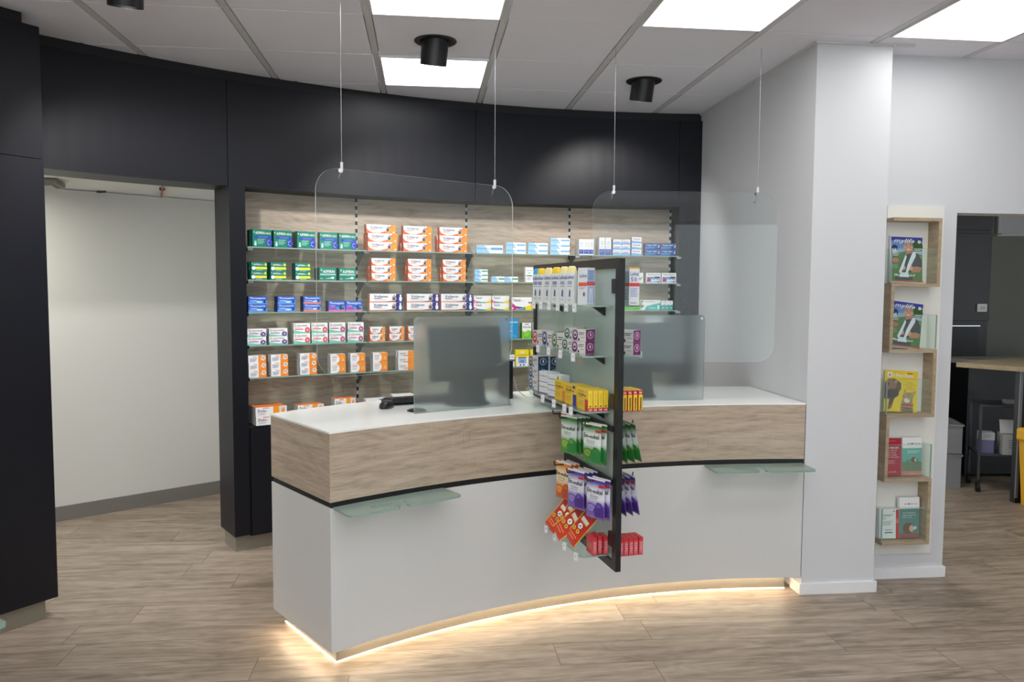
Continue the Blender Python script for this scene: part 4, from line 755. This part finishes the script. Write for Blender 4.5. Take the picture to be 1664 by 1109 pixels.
sunb = xbox('sunscreen_box', .056, .155, .045, (228, 230, 232), (226, 228, 230), (240, 186, 60), [('t', 'Ladival', .2, .95, .74, .09, (60, 88, 170), .03), ('r', .1, .5, 1, .6, (222, 96, 70)), ('l', .2, .8, .45, 2, .03, (200, 120, 110)), ('e', .7, .28, .12, .06, (110, 100, 130))], legs)
dplace(sunb, .225, -.095, 1.5225, 22, 'white sunscreen box with blue legs picture, on the display left of the post', 'box', 'sunscreen boxes')
sb2 = xbox('sunscreen_box', .05, .155, .045, (200, 204, 208), (228, 229, 231), (240, 186, 60), [('r', 0, .6, 1, .9, (130, 150, 165)), ('r', 0, .5, 1, .59, (180, 90, 60)), ('l', .1, .8, .4, 5, .06, (120, 130, 145))], lad)
dplace(sb2, .10, .052, 1.5225, 0, 'white sunscreen box reading 50, right of the black post', 'box', 'sunscreen boxes')
o = tp['p'].copy(); COL.objects.link(o); dplace(o, .21, .035, 1.5225, 0, 'white sunscreen bottle behind the box reading 50', 'bottle', 'sunscreen bottles on the display')
def tea(name, c, dark, w_=.09, h_=.05, d_=.05):
    L1 = tuple(min(255, int(v*.35+160)) for v in c)
    return xbox(name, w_, h_, d_, (224, 220, 216), c, (214, 212, 206), [('p', [(0, 0), (.4, 0), (.42, .5), (.4, 1), (0, 1)], L1), ('e', .22, .5, .2, .44, dark), ('e', .22, .55, .13, .28, (210, 200, 206)), ('p', [(.14, .42), (.3, .42), (.32, .62), (.26, .54), (.22, .68), (.18, .54), (.12, .62)], dark), ('l', .5, .9, .7, 2, .14, (70, 66, 72)), ('e', .5, .14, .06, .12, dark), ('l', .62, .92, .3, 1, .12, (160, 150, 156))], [('e', .5, .55, .34, .32, (222, 214, 222)), ('e', .5, .55, .29, .27, c), ('p', [(.5, .35), (.62, .55), (.5, .78), (.42, .6)], (226, 220, 226))])
PUR = (128, 44, 110)
t_r = tea('lozenge_box', (196, 74, 72), (180, 60, 56), .1, .066); dplace(t_r, .80, -.105, 1.3165, 15, 'red and white lozenge box at the far end of the second display shelf', 'box', 'lozenge boxes')
t_b = tea('lozenge_box', (32, 44, 110), (50, 52, 110), .1, .07); dplace(t_b, .645, -.105, 1.3165, 15, 'dark blue and white lozenge box on the second display shelf', 'box', 'lozenge boxes')
t_g = tea('lozenge_box', (20, 88, 66), (92, 120, 70), .1, .07); dplace(t_g, .50, -.105, 1.3165, 15, 'green and white lozenge box, left one on the second display shelf', 'box', 'lozenge boxes')
t_g2 = tea('lozenge_box', (30, 100, 76), (60, 96, 64), .095, .05)
dplace(t_g2, .375, -.10, 1.3165, 16, 'green and white lozenge box beside the purple ones, lower', 'box', 'lozenge boxes')
o = t_g2.copy(); COL.objects.link(o); dplace(o, .36, -.095, 1.3675, 16, 'green and white lozenge box beside the purple ones, upper', 'box', 'lozenge boxes')
t_p = tea('lozenge_box', PUR, (84, 34, 82), .088, .05)
for i in range(2):
    o = t_p if i == 0 else t_p.copy()
    if i: COL.objects.link(o)
    dplace(o, .235-.004*i, -.105, 1.3165+.051*i, 20, 'purple and white lozenge box left of the black post, %s of two' % ['lower', 'upper'][i], 'box', 'lozenge boxes')
    o = t_p.copy(); COL.objects.link(o); dplace(o, .13, .060, 1.3165+.051*i, 30, 'purple and white lozenge box right of the black post, %s of two' % ['lower', 'upper'][i], 'box', 'lozenge boxes')
t_n = tea('lozenge_box', (24, 62, 100), (40, 70, 92), .1, .055, .055)
for i in range(3):
    for j in range(2):
        o = t_n if (i, j) == (0, 0) else t_n.copy()
        if (i, j) != (0, 0): COL.objects.link(o)
        dplace(o, .83, -.118+j*.062, 1.0875+.0555*i, 10, 'navy blue lozenge box, %s of the %s stack, third display shelf' % (['bottom', 'middle', 'top'][i], ['outer', 'inner'][j]), 'box', 'lozenge boxes')
wht = xbox('ointment_box', .105, .052, .05, (234, 234, 236), (222, 222, 224), (236, 236, 236), [('r', 0, 0, 1, .07, (140, 110, 170)), ('t', 'Dentinox', .06, .66, .5, .24, (90, 94, 100), .01), ('p', [(.72, .4), (.9, .36), (.88, .92), (.74, .95)], (150, 180, 60)), ('e', .8, .6, .05, .14, (70, 110, 50)), ('l', .1, .7, .3, 1, .1, GR), ('e', .1, .16, .02, .04, (60, 60, 60))])
for i in range(2):
    for j in range(2):
        o = wht if (i, j) == (0, 0) else wht.copy()
        if (i, j) != (0, 0): COL.objects.link(o)
        dplace(o, .665-.135*j, -.112, 1.0875+.0525*i, 15, 'white box with green leaf, %s of the %s pair on the display' % (['lower', 'upper'][i], ['left', 'right'][j]), 'box', 'white leaf boxes')
YL = (240, 200, 50)
def yel(c2, big=False): return [('t', 'Kytta', .1, .6, .84, .08, (50, 44, 20), .01), ('t', 'Salbe', .08, .8, .66, .14, (30, 28, 16), .04, .2), ('l', .1, .5, .58, 1, .05, (80, 70, 30)), ('r', .72, 0, 1, .56, c2), ('l', .1, .6, .4, 4, .07, (200, 160, 60))]
y1 = xbox('throat_tablet_box', .12, .086, .022, YL, (238, 190, 60), (226, 190, 60), yel((230, 140, 50))); dplace(y1, .43, -.118, 1.0875, 4, 'yellow tablet box with orange stripe on the third display shelf', 'box', 'yellow tablet boxes')
y2 = xbox('throat_tablet_box', .12, .086, .022, YL, (238, 200, 60), (226, 190, 60), yel((36, 48, 150))+[('r', .7, .86, .9, 1, (36, 48, 150)), ('r', .72, 0, 1, .12, (36, 48, 150))])
for j in range(3):
    o = y2 if j == 0 else y2.copy()
    if j: COL.objects.link(o)
    dplace(o, .292, -.118+.024*j, 1.0875, 4, 'yellow tablet box with blue stripe, %s from the outer edge' % ordn[j], 'box', 'yellow tablet boxes')
y3 = xbox('throat_tablet_box', .12, .086, .0205, YL, (244, 208, 54), (228, 190, 50), yel((206, 50, 46)), [('r', 0, 0, 1, .17, (206, 44, 48)), ('t', 'N4', .2, .8, .03, .1, W_, .03), ('l', .4, .65, .8, 6, .08, (190, 150, 40)), ('e', .5, .25, .2, .04, (110, 90, 20))])
y4 = xbox('throat_tablet_box', .12, .086, .0205, (170, 40, 44), (200, 44, 46), (240, 204, 60), [('l', .1, .9, .7, 6, .1, (150, 30, 34))], [('r', .12, .04, .95, .8, (246, 208, 50)), ('t', 'N4', .25, .75, .84, .1, W_, .03)]+[('e', .55, .1+.075*k, .22, .026, (40, 32, 16)) for k in range(8)])
for j in range(4):
    o = y3 if j == 0 else y3.copy()
    if j: COL.objects.link(o)
    dplace(o, .145, -.118+.0225*j, 1.0875, 0, 'yellow tablet box with red stripe, %s from the outer edge, left of post' % ordn[j], 'box', 'yellow tablet boxes')
    o = y4 if j == 0 else y4.copy()
    if j: COL.objects.link(o)
    dplace(o, .115, .020+.0235*j, 1.0875, 0, 'red and yellow tablet box right of the black post, %s from it' % ordn[j], 'box', 'yellow tablet boxes')
rb = xbox('pastille_box', .07, .074, .019, (206, 60, 66), (206, 72, 80), (196, 60, 66), [('r', 0, .78, 1, 1, (196, 44, 52)), ('e', .3, .4, .12, .16, (150, 150, 90)), ('l', .5, .9, .6, 4, .1, (230, 150, 150))], [('r', 0, .78, 1, 1, (210, 46, 54)), ('r', .04, .765, .96, .785, (236, 170, 170)), ('r', .12, .1, .9, .72, (214, 104, 112)), ('l', .3, .8, .66, 4, .13, (232, 170, 175)), ('e', .7, .42, .09, .02, W_)])
for j in range(3):
    o = rb if j == 0 else rb.copy()
    if j: COL.objects.link(o)
    dplace(o, .115+[0, .01, .0][j], -.092+.026*j, .4865, [0, 2, -3][j], 'red pastille box on the lowest display shelf left of post, %s from the left' % ordn[j], 'box', 'red pastille boxes')
for j in range(5):
    o = rb.copy(); COL.objects.link(o); dplace(o, .075, .010+.0215*j, .4865, [0, 0, 1, 0, 3][j], 'red pastille box on the lowest display shelf, %s right of the post' % ordn[j], 'box', 'red pastille boxes')
# loose red sachets leaning on the lowest shelf
ritems = [('r', 0, 0, .05, 1, (226, 190, 60)), ('r', .95, 0, 1, 1, (226, 190, 60)), ('r', .3, .84, .75, .96, (120, 104, 96)), ('r', .2, .62, .8, .72, (228, 222, 206)), ('r', .2, .6, .8, .625, (230, 150, 50)), ('e', .5, .5, .16, .07, W_), ('t', 'A', .42, .58, .465, .07, (40, 34, 60), .04), ('e', .26, .35, .12, .05, (228, 190, 70)), ('e', .6, .36, .12, .05, (228, 190, 70)), ('e', .26, .35, .05, .02, (120, 70, 20)), ('e', .6, .36, .05, .02, (120, 70, 20)), ('l', .2, .8, .2, 2, .07, (240, 150, 100))]
bags['sachet'] = bag_mesh('sachet', (176, 44, 38), (190, 50, 40), (206, 64, 40), ritems, .085, .175, .014)
for i, (s, off, z, yaw, tilt, roll) in enumerate(((.37, -.075, .640, 28, -22, 32), (.33, -.055, .645, 28, -22, 30), (.25, -.060, .625, 30, -28, 42), (.19, -.045, .635, 24, -24, 30), (.29, -.035, .640, 24, -20, 26))):
    bag('sachet', s, off, z, yaw, ['red sachet with yellow edges leaning furthest left on the lowest display shelf', 'red sachet tucked second from left, lowest display shelf', 'red sachet lying across the front, lowest display shelf', 'red sachet right beside the red pastille boxes', 'red sachet at the back against the milky panel'][i], tilt, roll, 'loose red sachets')

# ------------------------------------------------------------------ magazine rack on the right wall
rk = thing('magazine_rack', 'zigzag oak wall rack for magazines on a pale backing board', 'magazine rack')
m_ = MB(); m_.box((2.62, 3.994, 1.09), (.325, .012, 1.9), flat((232, 230, 222), .5)); m_.build('backing_board', rk)
XL, XR = 2.441, 2.712; zs = [1.971, 1.627, 1.278, .932, .583, .237]; T_ = .018; YF, YB = 3.9, 3.988
m_ = MB()
for i, z in enumerate(zs): m_.box(((XL+XR)/2, (YF+YB)/2, z-T_/2), (XR-XL, YB-YF, T_), OAKR)
for i in range(5):
    x = XR-T_/2 if i % 2 == 0 else XL+T_/2; m_.box((x, (YF+YB)/2, (zs[i]+zs[i+1])/2-T_/2), (T_, YB-YF, zs[i]-zs[i+1]-T_), OAKR)
m_.build('oak_frame', rk)
for i in range(5):
    z = zs[i+1]; m_ = MB(); x0, x1 = (XL+.002, XR-T_-.002) if i % 2 == 0 else (XL+T_+.002, XR-.002)
    m_.box(((x0+x1)/2, YF+.012, z+.092), (x1-x0, .004, .18), ACR)
    xs = x0 if i % 2 == 0 else x1; m_.box((xs, YF+.05, z+.092), (.004, .075, .18), ACR); m_.box((xs, YF+.011, z+.092), (.005, .005, .18), EDGEG); m_.box(((x0+x1)/2, YF+.012, z+.1825), (x1-x0, .0045, .0016), EDGEG)
    m_.build('clear_pocket', rk)
def mag(items, w_, h_, t_, cover, label, x, z, y=3.945, tilt=-6, roll=0, grp=None, cat='magazine', name='magazine'):
    m_ = MB(); n = 8; V = []
    bend = lambda zz: .006*math.sin(math.pi*zz/h_)
    m_.box((0, t_/2, h_/2), (w_, t_, h_), paper(cover), side=paper((232, 232, 232)), top=paper((232, 232, 232))); art(m_, w_, h_, items)
    o = m_.build(name); M = Matrix.Translation((x, y, z)) @ Matrix.Rotation(R_(roll), 4, 'Y') @ Matrix.Rotation(R_(tilt), 4, 'X'); o.location = M.to_translation(); o.rotation_euler = M.to_euler(); tag(o, label, cat, grp); return o
SK = (206, 152, 122); SK2 = (180, 124, 98)
mylife = [('r', .02, .02, .98, .98, (78, 120, 62)), ('r', .02, .72, .98, .98, (106, 146, 206)), ('p', [(.02, .72), (.02, .6), (.5, .68), (.98, .6), (.98, .76), (.5, .74)], (150, 176, 200)), ('r', .02, .9, .98, .98, (58, 66, 160)),
 ('e', .82, .78, .17, .13, (50, 92, 46)), ('e', .12, .74, .1, .07, (44, 54, 100)), ('p', [(.03, .64), (.2, .64), (.16, .74), (.11, .7), (.06, .74)], (205, 214, 226)), ('e', .86, .5, .12, .1, (120, 150, 50)), ('e', .15, .48, .1, .05, (200, 110, 90)), ('r', .04, .3, .22, .4, (110, 140, 110)),
 ('p', [(.36, .22), (.86, .24), (.95, .38), (.95, .5), (.84, .62), (.66, .68), (.5, .62), (.36, .5), (.3, .36)], (58, 60, 68)),
 ('p', [(.66, .22), (.9, .24), (.96, .33), (.8, .36), (.55, .32)], SK2), ('e', .38, .32, .075, .05, SK), ('e', .6, .32, .08, .055, SK),
 ('p', [(.45, .6), (.66, .64), (.62, .72), (.46, .72)], SK2), ('e', .53, .81, .14, .10, (150, 148, 148)), ('e', .53, .755, .12, .088, SK), ('e', .395, .76, .02, .03, SK), ('e', .665, .76, .02, .03, SK), ('p', [(.43, .815), (.5, .825), (.5, .815), (.43, .805)], (110, 100, 96)), ('p', [(.56, .825), (.63, .815), (.63, .805), (.56, .815)], (110, 100, 96)),
 ('e', .48, .79, .018, .007, (60, 50, 50)), ('e', .58, .79, .018, .007, (60, 50, 50)), ('p', [(.52, .78), (.56, .74), (.51, .74)], SK2), ('p', [(.47, .72), (.53, .7), (.6, .72), (.53, .725)], (240, 236, 230)),
 ('p', [(.66, .66), (.75, .66), (.76, .58), (.62, .38), (.5, .2), (.44, .2), (.5, .38)], (226, 230, 238)), ('p', [(.44, .6), (.48, .56), (.38, .32), (.28, .18), (.24, .24), (.34, .42)], (226, 230, 238)), ('p', [(.25, .12), (.55, .12), (.52, .22), (.3, .22)], (220, 226, 236)),
 ('t', 'mylife', .08, .72, .83, .115, W_, .03, .3), ('e', .86, .88, .05, .035, W_), ('t', 'A', .84, .88, .865, .03, (190, 40, 40), .04), ('t', 'Mann gesund', .1, .72, .13, .055, W_, .03), ('r', .12, .06, .66, .12, (60, 64, 66)), ('r', .02, .02, .98, .045, (190, 70, 66)), ('l', .7, .94, .72, 3, .035, W_), ('l', .05, .24, .6, 2, .03, (220, 220, 190))]
mag(mylife, .185, .25, .012, (240, 240, 240), 'magazine with smiling grey haired man and towel, in the topmost rack pocket', 2.555, 1.63, roll=1.5, grp='magazines with towel man')
mag(mylife, .185, .25, .006, (240, 240, 240), 'magazine with smiling grey haired man and towel, slanted in the second pocket', 2.553, 1.283, roll=7, grp='magazines with towel man')
CT = (168, 142, 110)
um = [('p', [(0, .3), (0, .68), (.1, .78), (.3, .8), (.5, .7), (.5, .55), (.38, .4), (.3, .3), (.22, .08), (.12, .06), (.16, .3)], (96, 76, 68)), ('e', .2, .64, .17, .12, (150, 106, 92)), ('e', .1, .66, .03, .03, (36, 28, 28)), ('e', .34, .72, .03, .035, (220, 200, 150)), ('e', .34, .72, .014, .018, (20, 16, 16)), ('e', .24, .44, .2, .11, (66, 60, 62)), ('p', [(.12, .04), (.22, .08), (.2, .18), (.12, .14)], (170, 90, 76)),
 ('p', [(.5, .0), (.9, .0), (.86, .2), (.86, .3), (.54, .3), (.5, .14)], CT), ('e', .71, .37, .165, .115, CT), ('p', [(.57, .4), (.6, .56), (.68, .46)], CT), ('p', [(.74, .47), (.96, .52), (.86, .37)], CT), ('p', [(.6, .43), (.62, .51), (.66, .46)], (206, 170, 150)), ('p', [(.8, .45), (.91, .49), (.85, .41)], (206, 170, 150)), ('e', .65, .4, .034, .024, (206, 200, 110)), ('e', .8, .37, .034, .024, (206, 200, 110)), ('e', .65, .4, .011, .02, (20, 20, 20)), ('e', .8, .37, .011, .02, (20, 20, 20)), ('e', .68, .29, .09, .06, (232, 222, 206)), ('p', [(.68, .34), (.74, .34), (.71, .3)], (196, 120, 110)), ('r', .53, .16, .88, .2, (190, 70, 50)), ('p', [(.56, .12), (.84, .1), (.84, .07), (.56, .09)], (110, 86, 60)), ('p', [(.55, .06), (.86, .04), (.86, .01), (.55, .03)], (110, 86, 60)),
 ('r', .06, .83, .2, .95, W_), ('t', 'A', .09, .17, .85, .08, (180, 30, 50), .06), ('t', 'Umschau', .22, .84, .84, .09, W_, .035, .25), ('r', .65, .93, .82, .95, (190, 60, 40)), ('t', 'Hallo', .66, .84, .7, .035, (190, 110, 30), .01), ('t', 'Frauchen,', .6, .92, .65, .035, (190, 110, 30), .01), ('t', 'hallo', .66, .82, .6, .035, (190, 110, 30), .01), ('t', 'Herrchen!', .6, .9, .55, .035, (190, 110, 30), .01)]
mag(um, .19, .222, .005, (234, 206, 48), 'yellow magazine with dog and cat on the cover, in the third rack pocket', 2.545, .937, roll=4)
A1 = [('l', .2, .7, .92, 1, .03, (220, 130, 140)), ('t', 'GESUND.DE', .08, .85, .72, .05, W_, .04), ('t', 'DAS NEUE', .08, .75, .655, .04, (240, 200, 205), .0), ('t', 'ZUHAUSE', .08, .7, .595, .04, (240, 200, 205), .0), ('t', 'FUER IHRE', .08, .75, .535, .04, (240, 200, 205), .0), ('t', 'GESUNDHEIT', .08, .9, .475, .04, (240, 200, 205), .0), ('l', .08, .7, .4, 3, .035, (220, 150, 160)), ('r', .1, .07, .24, .15, W_), ('e', .17, .11, .04, .025, (180, 30, 50)), ('t', 'gesund.de', .3, .72, .09, .035, W_, .02)]
mag(A1, .104, .205, .012, (176, 32, 58), 'crimson leaflet stack with white lettering in the fourth rack pocket', 2.513, .588, grp='leaflets in the rack', cat='leaflet', name='leaflet', tilt=-3)
HG = (120, 86, 66)
def hedge(cx, cy, k): return [('e', cx, cy, .14*k, .07*k, HG)]+[('p', [(cx+.13*k*math.cos(a), cy+.066*k*math.sin(a)), (cx+.17*k*math.cos(a+.12), cy+.085*k*math.sin(a+.12)), (cx+.13*k*math.cos(a+.25), cy+.066*k*math.sin(a+.25))], HG) for a in (.6, 1, 1.4, 1.8, 2.2, 2.6, 3.0, 3.4)]+[('e', cx+.08*k, cy-.005, .06*k, .045*k, (216, 180, 150)), ('e', cx+.1*k, cy+.015*k, .008, .005, (20, 20, 20))]
B1 = [('r', 0, .72, 1, 1, (238, 238, 238)), ('t', 'ADG', .28, .42, .82, .04, (50, 50, 60), .02), ('e', .5, .84, .04, .022, (40, 50, 90)), ('t', 'Apotheke', .58, .92, .82, .04, (50, 50, 60), .01), ('r', 0, .1, 1, .36, (112, 134, 104)), ('r', 0, 0, 1, .12, (202, 134, 124)), ('l', .25, .9, .64, 2, .04, (210, 235, 230))]+hedge(.58, .42, .9)+[('r', .2, .4, .45, .41, (60, 60, 60)), ('r', .22, .28, .24, .4, (60, 60, 60)), ('r', .7, .42, .86, .43, (60, 60, 60)), ('r', .78, .3, .8, .42, (60, 60, 60)), ('l', .35, .7, .05, 1, .03, (230, 190, 190))]
mag(B1, .112, .207, .012, (112, 176, 166), 'teal leaflet stack with hedgehog at a table in the fourth rack pocket', 2.627, .588, grp='leaflets in the rack', cat='leaflet', name='leaflet', tilt=-3)
C1 = [('r', .86, 0, 1, .95, (206, 34, 40)), ('l', .88, .97, .5, 1, .4, (230, 120, 120)), ('l', .1, .7, .78, 2, .04, (110, 110, 116)), ('t', '2023', .1, .36, .64, .06, (60, 60, 66), .03), ('l', .1, .7, .56, 4, .04, (150, 150, 156)), ('l', .3, .65, .28, 1, .05, (90, 100, 130)), ('r', .28, .18, .68, .22, (110, 116, 130)), ('p', [(.7, .88), (.8, .88), (.76, .93)], (206, 34, 40))]
mag(C1, .112, .165, .03, (238, 238, 240), 'white booklet stack with red spine in the lowest rack pocket', 2.508, .243, grp='leaflets in the rack', cat='leaflet', name='leaflet', tilt=-3)
D1 = [('r', 0, .72, 1, 1, (238, 238, 238)), ('t', 'ADG', .26, .4, .82, .035, (50, 50, 60), .02), ('e', .48, .84, .04, .02, (40, 50, 90)), ('t', 'Apotheke', .56, .9, .82, .035, (50, 50, 60), .01), ('r', 0, 0, 1, .12, (150, 92, 92)), ('t', 'Das E-Rezept', .18, .78, .6, .035, W_, .01), ('t', 'war noch nie', .18, .82, .55, .035, W_, .01), ('t', 'fuer Sie', .18, .6, .5, .035, W_, .01)]+hedge(.44, .24, 1.9)+[('p', [(.66, .2), (.84, .23), (.82, .3), (.68, .27)], (220, 226, 230))]
mag(D1, .118, .222, .02, (92, 136, 132), 'tall teal leaflet stack with big hedgehog in the lowest rack pocket', 2.626, .243, grp='leaflets in the rack', cat='leaflet', name='leaflet', tilt=-3)

# ------------------------------------------------------------------ store room
t = thing('ceiling_light', 'unseen lamp added to brighten the dark room beyond the doorway', 'ceiling light', (2.85, 5.2, 2.59))  # added out of sight, only to brighten the store room
m_ = MB(); m_.box((0, 0, -.012), (.5, .5, .02), emis('store_fill', (1, .98, .92, 1), 24)); m_.build('diffuser', t)
m_ = MB(); m_.box((0, 0, -.001), (.54, .54, .014), WPLAS); m_.build('frame', t)
KB = flat((8, 8, 9), .4, 0, 'black_cabinet')
t = thing('tall_cabinet', 'tall black kitchen cabinet with built-in oven niche in the dark room', 'cabinet', (4.35, 6.5, 0))
m_ = MB(); m_.box((0, .2, 1.2), (1.28, .4, 2.4), KB); m_.build('body', t)
for z0, z1 in ((2.12, 2.38), (1.32, 2.10), (.1, .98)):
    m_ = MB(); m_.box((0, -.01, (z0+z1)/2), (1.27, .02, z1-z0-.01), KB); m_.build('door', t, bevel=.002)
m_ = MB(); m_.box((0, -.006, 1.14), (1.1, .01, .3), BLACK); m_.box((.0, -.02, 1.28), (1.1, .02, .008), STEEL); m_.build('oven', t)
mb = MB(); mb.box((0, 0, 0), (.09, .012, .07), WPLAS); mb.box((0, -.007, 0), (.05, .004, .03), flat((200, 200, 200), .5)); tag(mb.build('wall_switch', loc=(4.91, 6.472, 1.44), bevel=.002), 'small white double switch at the edge of the tall black cabinet', 'switch')
t = thing('work_table', 'pale wooden high table with steel leg in the dark room', 'table', (0, 0, 0))
m_ = MB(); m_.prism(ccw([(4.10, 5.66), (4.36, 5.28), (5.6, 5.28), (5.6, 6.0), (4.9, 6.05)]), 1.0, 1.035, oak('table_oak', (196, 180, 150), (180, 162, 132), (160, 142, 112))); m_.build('table_top', t)
m_ = MB(); m_.box((4.43, 5.39, .5), (.05, .05, 1.0), BPLAS); m_.box((4.412, 5.362, .52), (.02, .012, .96), flat((140, 140, 142), .45, .6)); m_.build('leg', t)
m_ = MB(); m_.box((5.4, 5.5, .5), (.05, .05, 1.0), BPLAS); m_.build('leg', t)
mb = MB(); mb.box((5.2, 6.3, .99), (1.3, .35, .04), flat((150, 148, 142), .4)); mb.box((5.2, 6.3, .5), (1.28, .33, .94), KB); tag(mb.build('sideboard'), 'low black sideboard with grey top behind the pale table', 'sideboard')
t = thing('trolley', 'grey metal trolley on castors under the pale table', 'trolley', (4.62, 5.75, 0), R_(-24))
for x in (-.22, .28):
    for y in (-.15, .15):
        m_ = MB(); m_.cyl((x, y, .1), (x, y, .70), .012, flat((90, 92, 96), .35, .7), n=12); m_.build('post', t)
        m_ = MB(); m_.cyl((x-.012, y, .04), (x+.012, y, .04), .038, RUBBER, n=20); m_.cyl((x-.014, y, .04), (x+.014, y, .04), .008, STEEL, n=10); m_.box((x, y, .085), (.02, .02, .04), BPLAS); m_.build('castor', t)
for z in (.30, .69):
    m_ = MB(); m_.box((.03, 0, z), (.52, .32, .018), flat((86, 88, 94), .35, .5)); m_.build('tray', t, bevel=.003)
mb = MB(); mb.box((0, 0, .016), (.11, .07, .03), flat((170, 170, 172), .5)); tag(mb.build('carton', loc=(4.63, 5.72, .7), rot=-.3), 'flat white carton on the top tray of the trolley', 'carton', 'cartons on the trolley')
for (x, y, w_, d_, h_, lb, c) in ((4.44, 5.75, .1, .1, .1, 'small lavender carton on the lower trolley tray, at the left', (120, 120, 170)), (4.445, 5.75, .1, .1, .06, 'small white carton standing on the lavender carton', (200, 200, 204)), (4.62, 5.66, .2, .15, .16, 'large open white carton on the lower trolley tray', (190, 190, 192))):
    z = .31 if 'standing' not in lb else .412
    m_ = MB(); m_.box((0, 0, h_/2), (w_, d_, h_), paper(c)); art(m_, w_, h_, [('l', .2, .8, .7, 4, .12, (130, 130, 135))], Matrix.Translation((0, -d_/2, 0)))
    if 'open' in lb:
        m_.box((-.03, -.11, .19), (.17, .003, .11), paper((196, 196, 198)), Matrix.Rotation(R_(-22), 4, 'X')); m_.box((.12, 0, .19), (.003, .13, .09), paper((190, 190, 192)), Matrix.Rotation(R_(20), 4, 'Y'))
    tag(m_.build('carton', loc=(x, y, z), rot=-.4), lb, 'carton', 'cartons on the trolley')
def crate(x, y, z, w_, d_, h_, rot, label):
    m_ = MB()
    for (cx_, cy_, sx, sy) in ((0, -d_/2, w_, .006), (0, d_/2, w_, .006), (-w_/2, 0, .006, d_), (w_/2, 0, .006, d_)):
        m_.box((cx_, cy_, h_/2), (sx, sy, h_), CRATE); m_.box((cx_*1.02, cy_*1.02, h_-.008), (sx+.012, sy+.012, .016), CRATE)
    m_.box((0, 0, .004), (w_, d_, .008), CRATE); m_.box((0, -d_/2-.006, h_*.75), (.09, .006, .05), flat((220, 220, 222), .5))
    tag(m_.build('storage_crate', loc=(x, y, z), rot=rot), label, 'crate', 'milky plastic crates')
crate(4.16, 6.08, 0, .44, .36, .27, -.35, 'lower milky plastic crate on the floor of the dark room')
crate(4.16, 6.08, .275, .44, .36, .24, -.35, 'upper milky plastic crate with bundles inside')
for i, (x, y, z, rx) in enumerate(((4.10, 6.05, .31, 12), (4.26, 6.02, .34, -10))):
    m_ = MB(); m_.box((0, 0, .06), (.14, .08, .16), flat((176, 172, 166), .8), Matrix.Rotation(R_(rx), 4, 'Y')); tag(m_.build('paper_bundle', loc=(x, y, z), rot=-.3, bevel=.01), ['grey paper bundle leaning left in the upper crate', 'grey paper bundle leaning right in the upper crate'][i], 'bundle', 'bundles in the crate')
t = thing('waste_bin', 'yellow plastic waste bin at the right edge of the doorway', 'bin', (4.54, 5.17, 0))
m_ = MB(); m_.mesh([(a*.15*k, b*.17*k, z) for z, k in ((.0, .85), (.5, 1)) for a, b in ((-1, -1), (1, -1), (1, 1), (-1, 1))], [(3, 2, 1, 0), (0, 1, 5, 4), (1, 2, 6, 5), (2, 3, 7, 6), (3, 0, 4, 7), (4, 5, 6, 7)], flat((238, 178, 20), .4)); m_.build('body', t, bevel=.008)
m_ = MB(); m_.box((0, 0, .53), (.33, .37, .10), flat((240, 182, 22), .4)); m_.build('lid', t, bevel=.02)
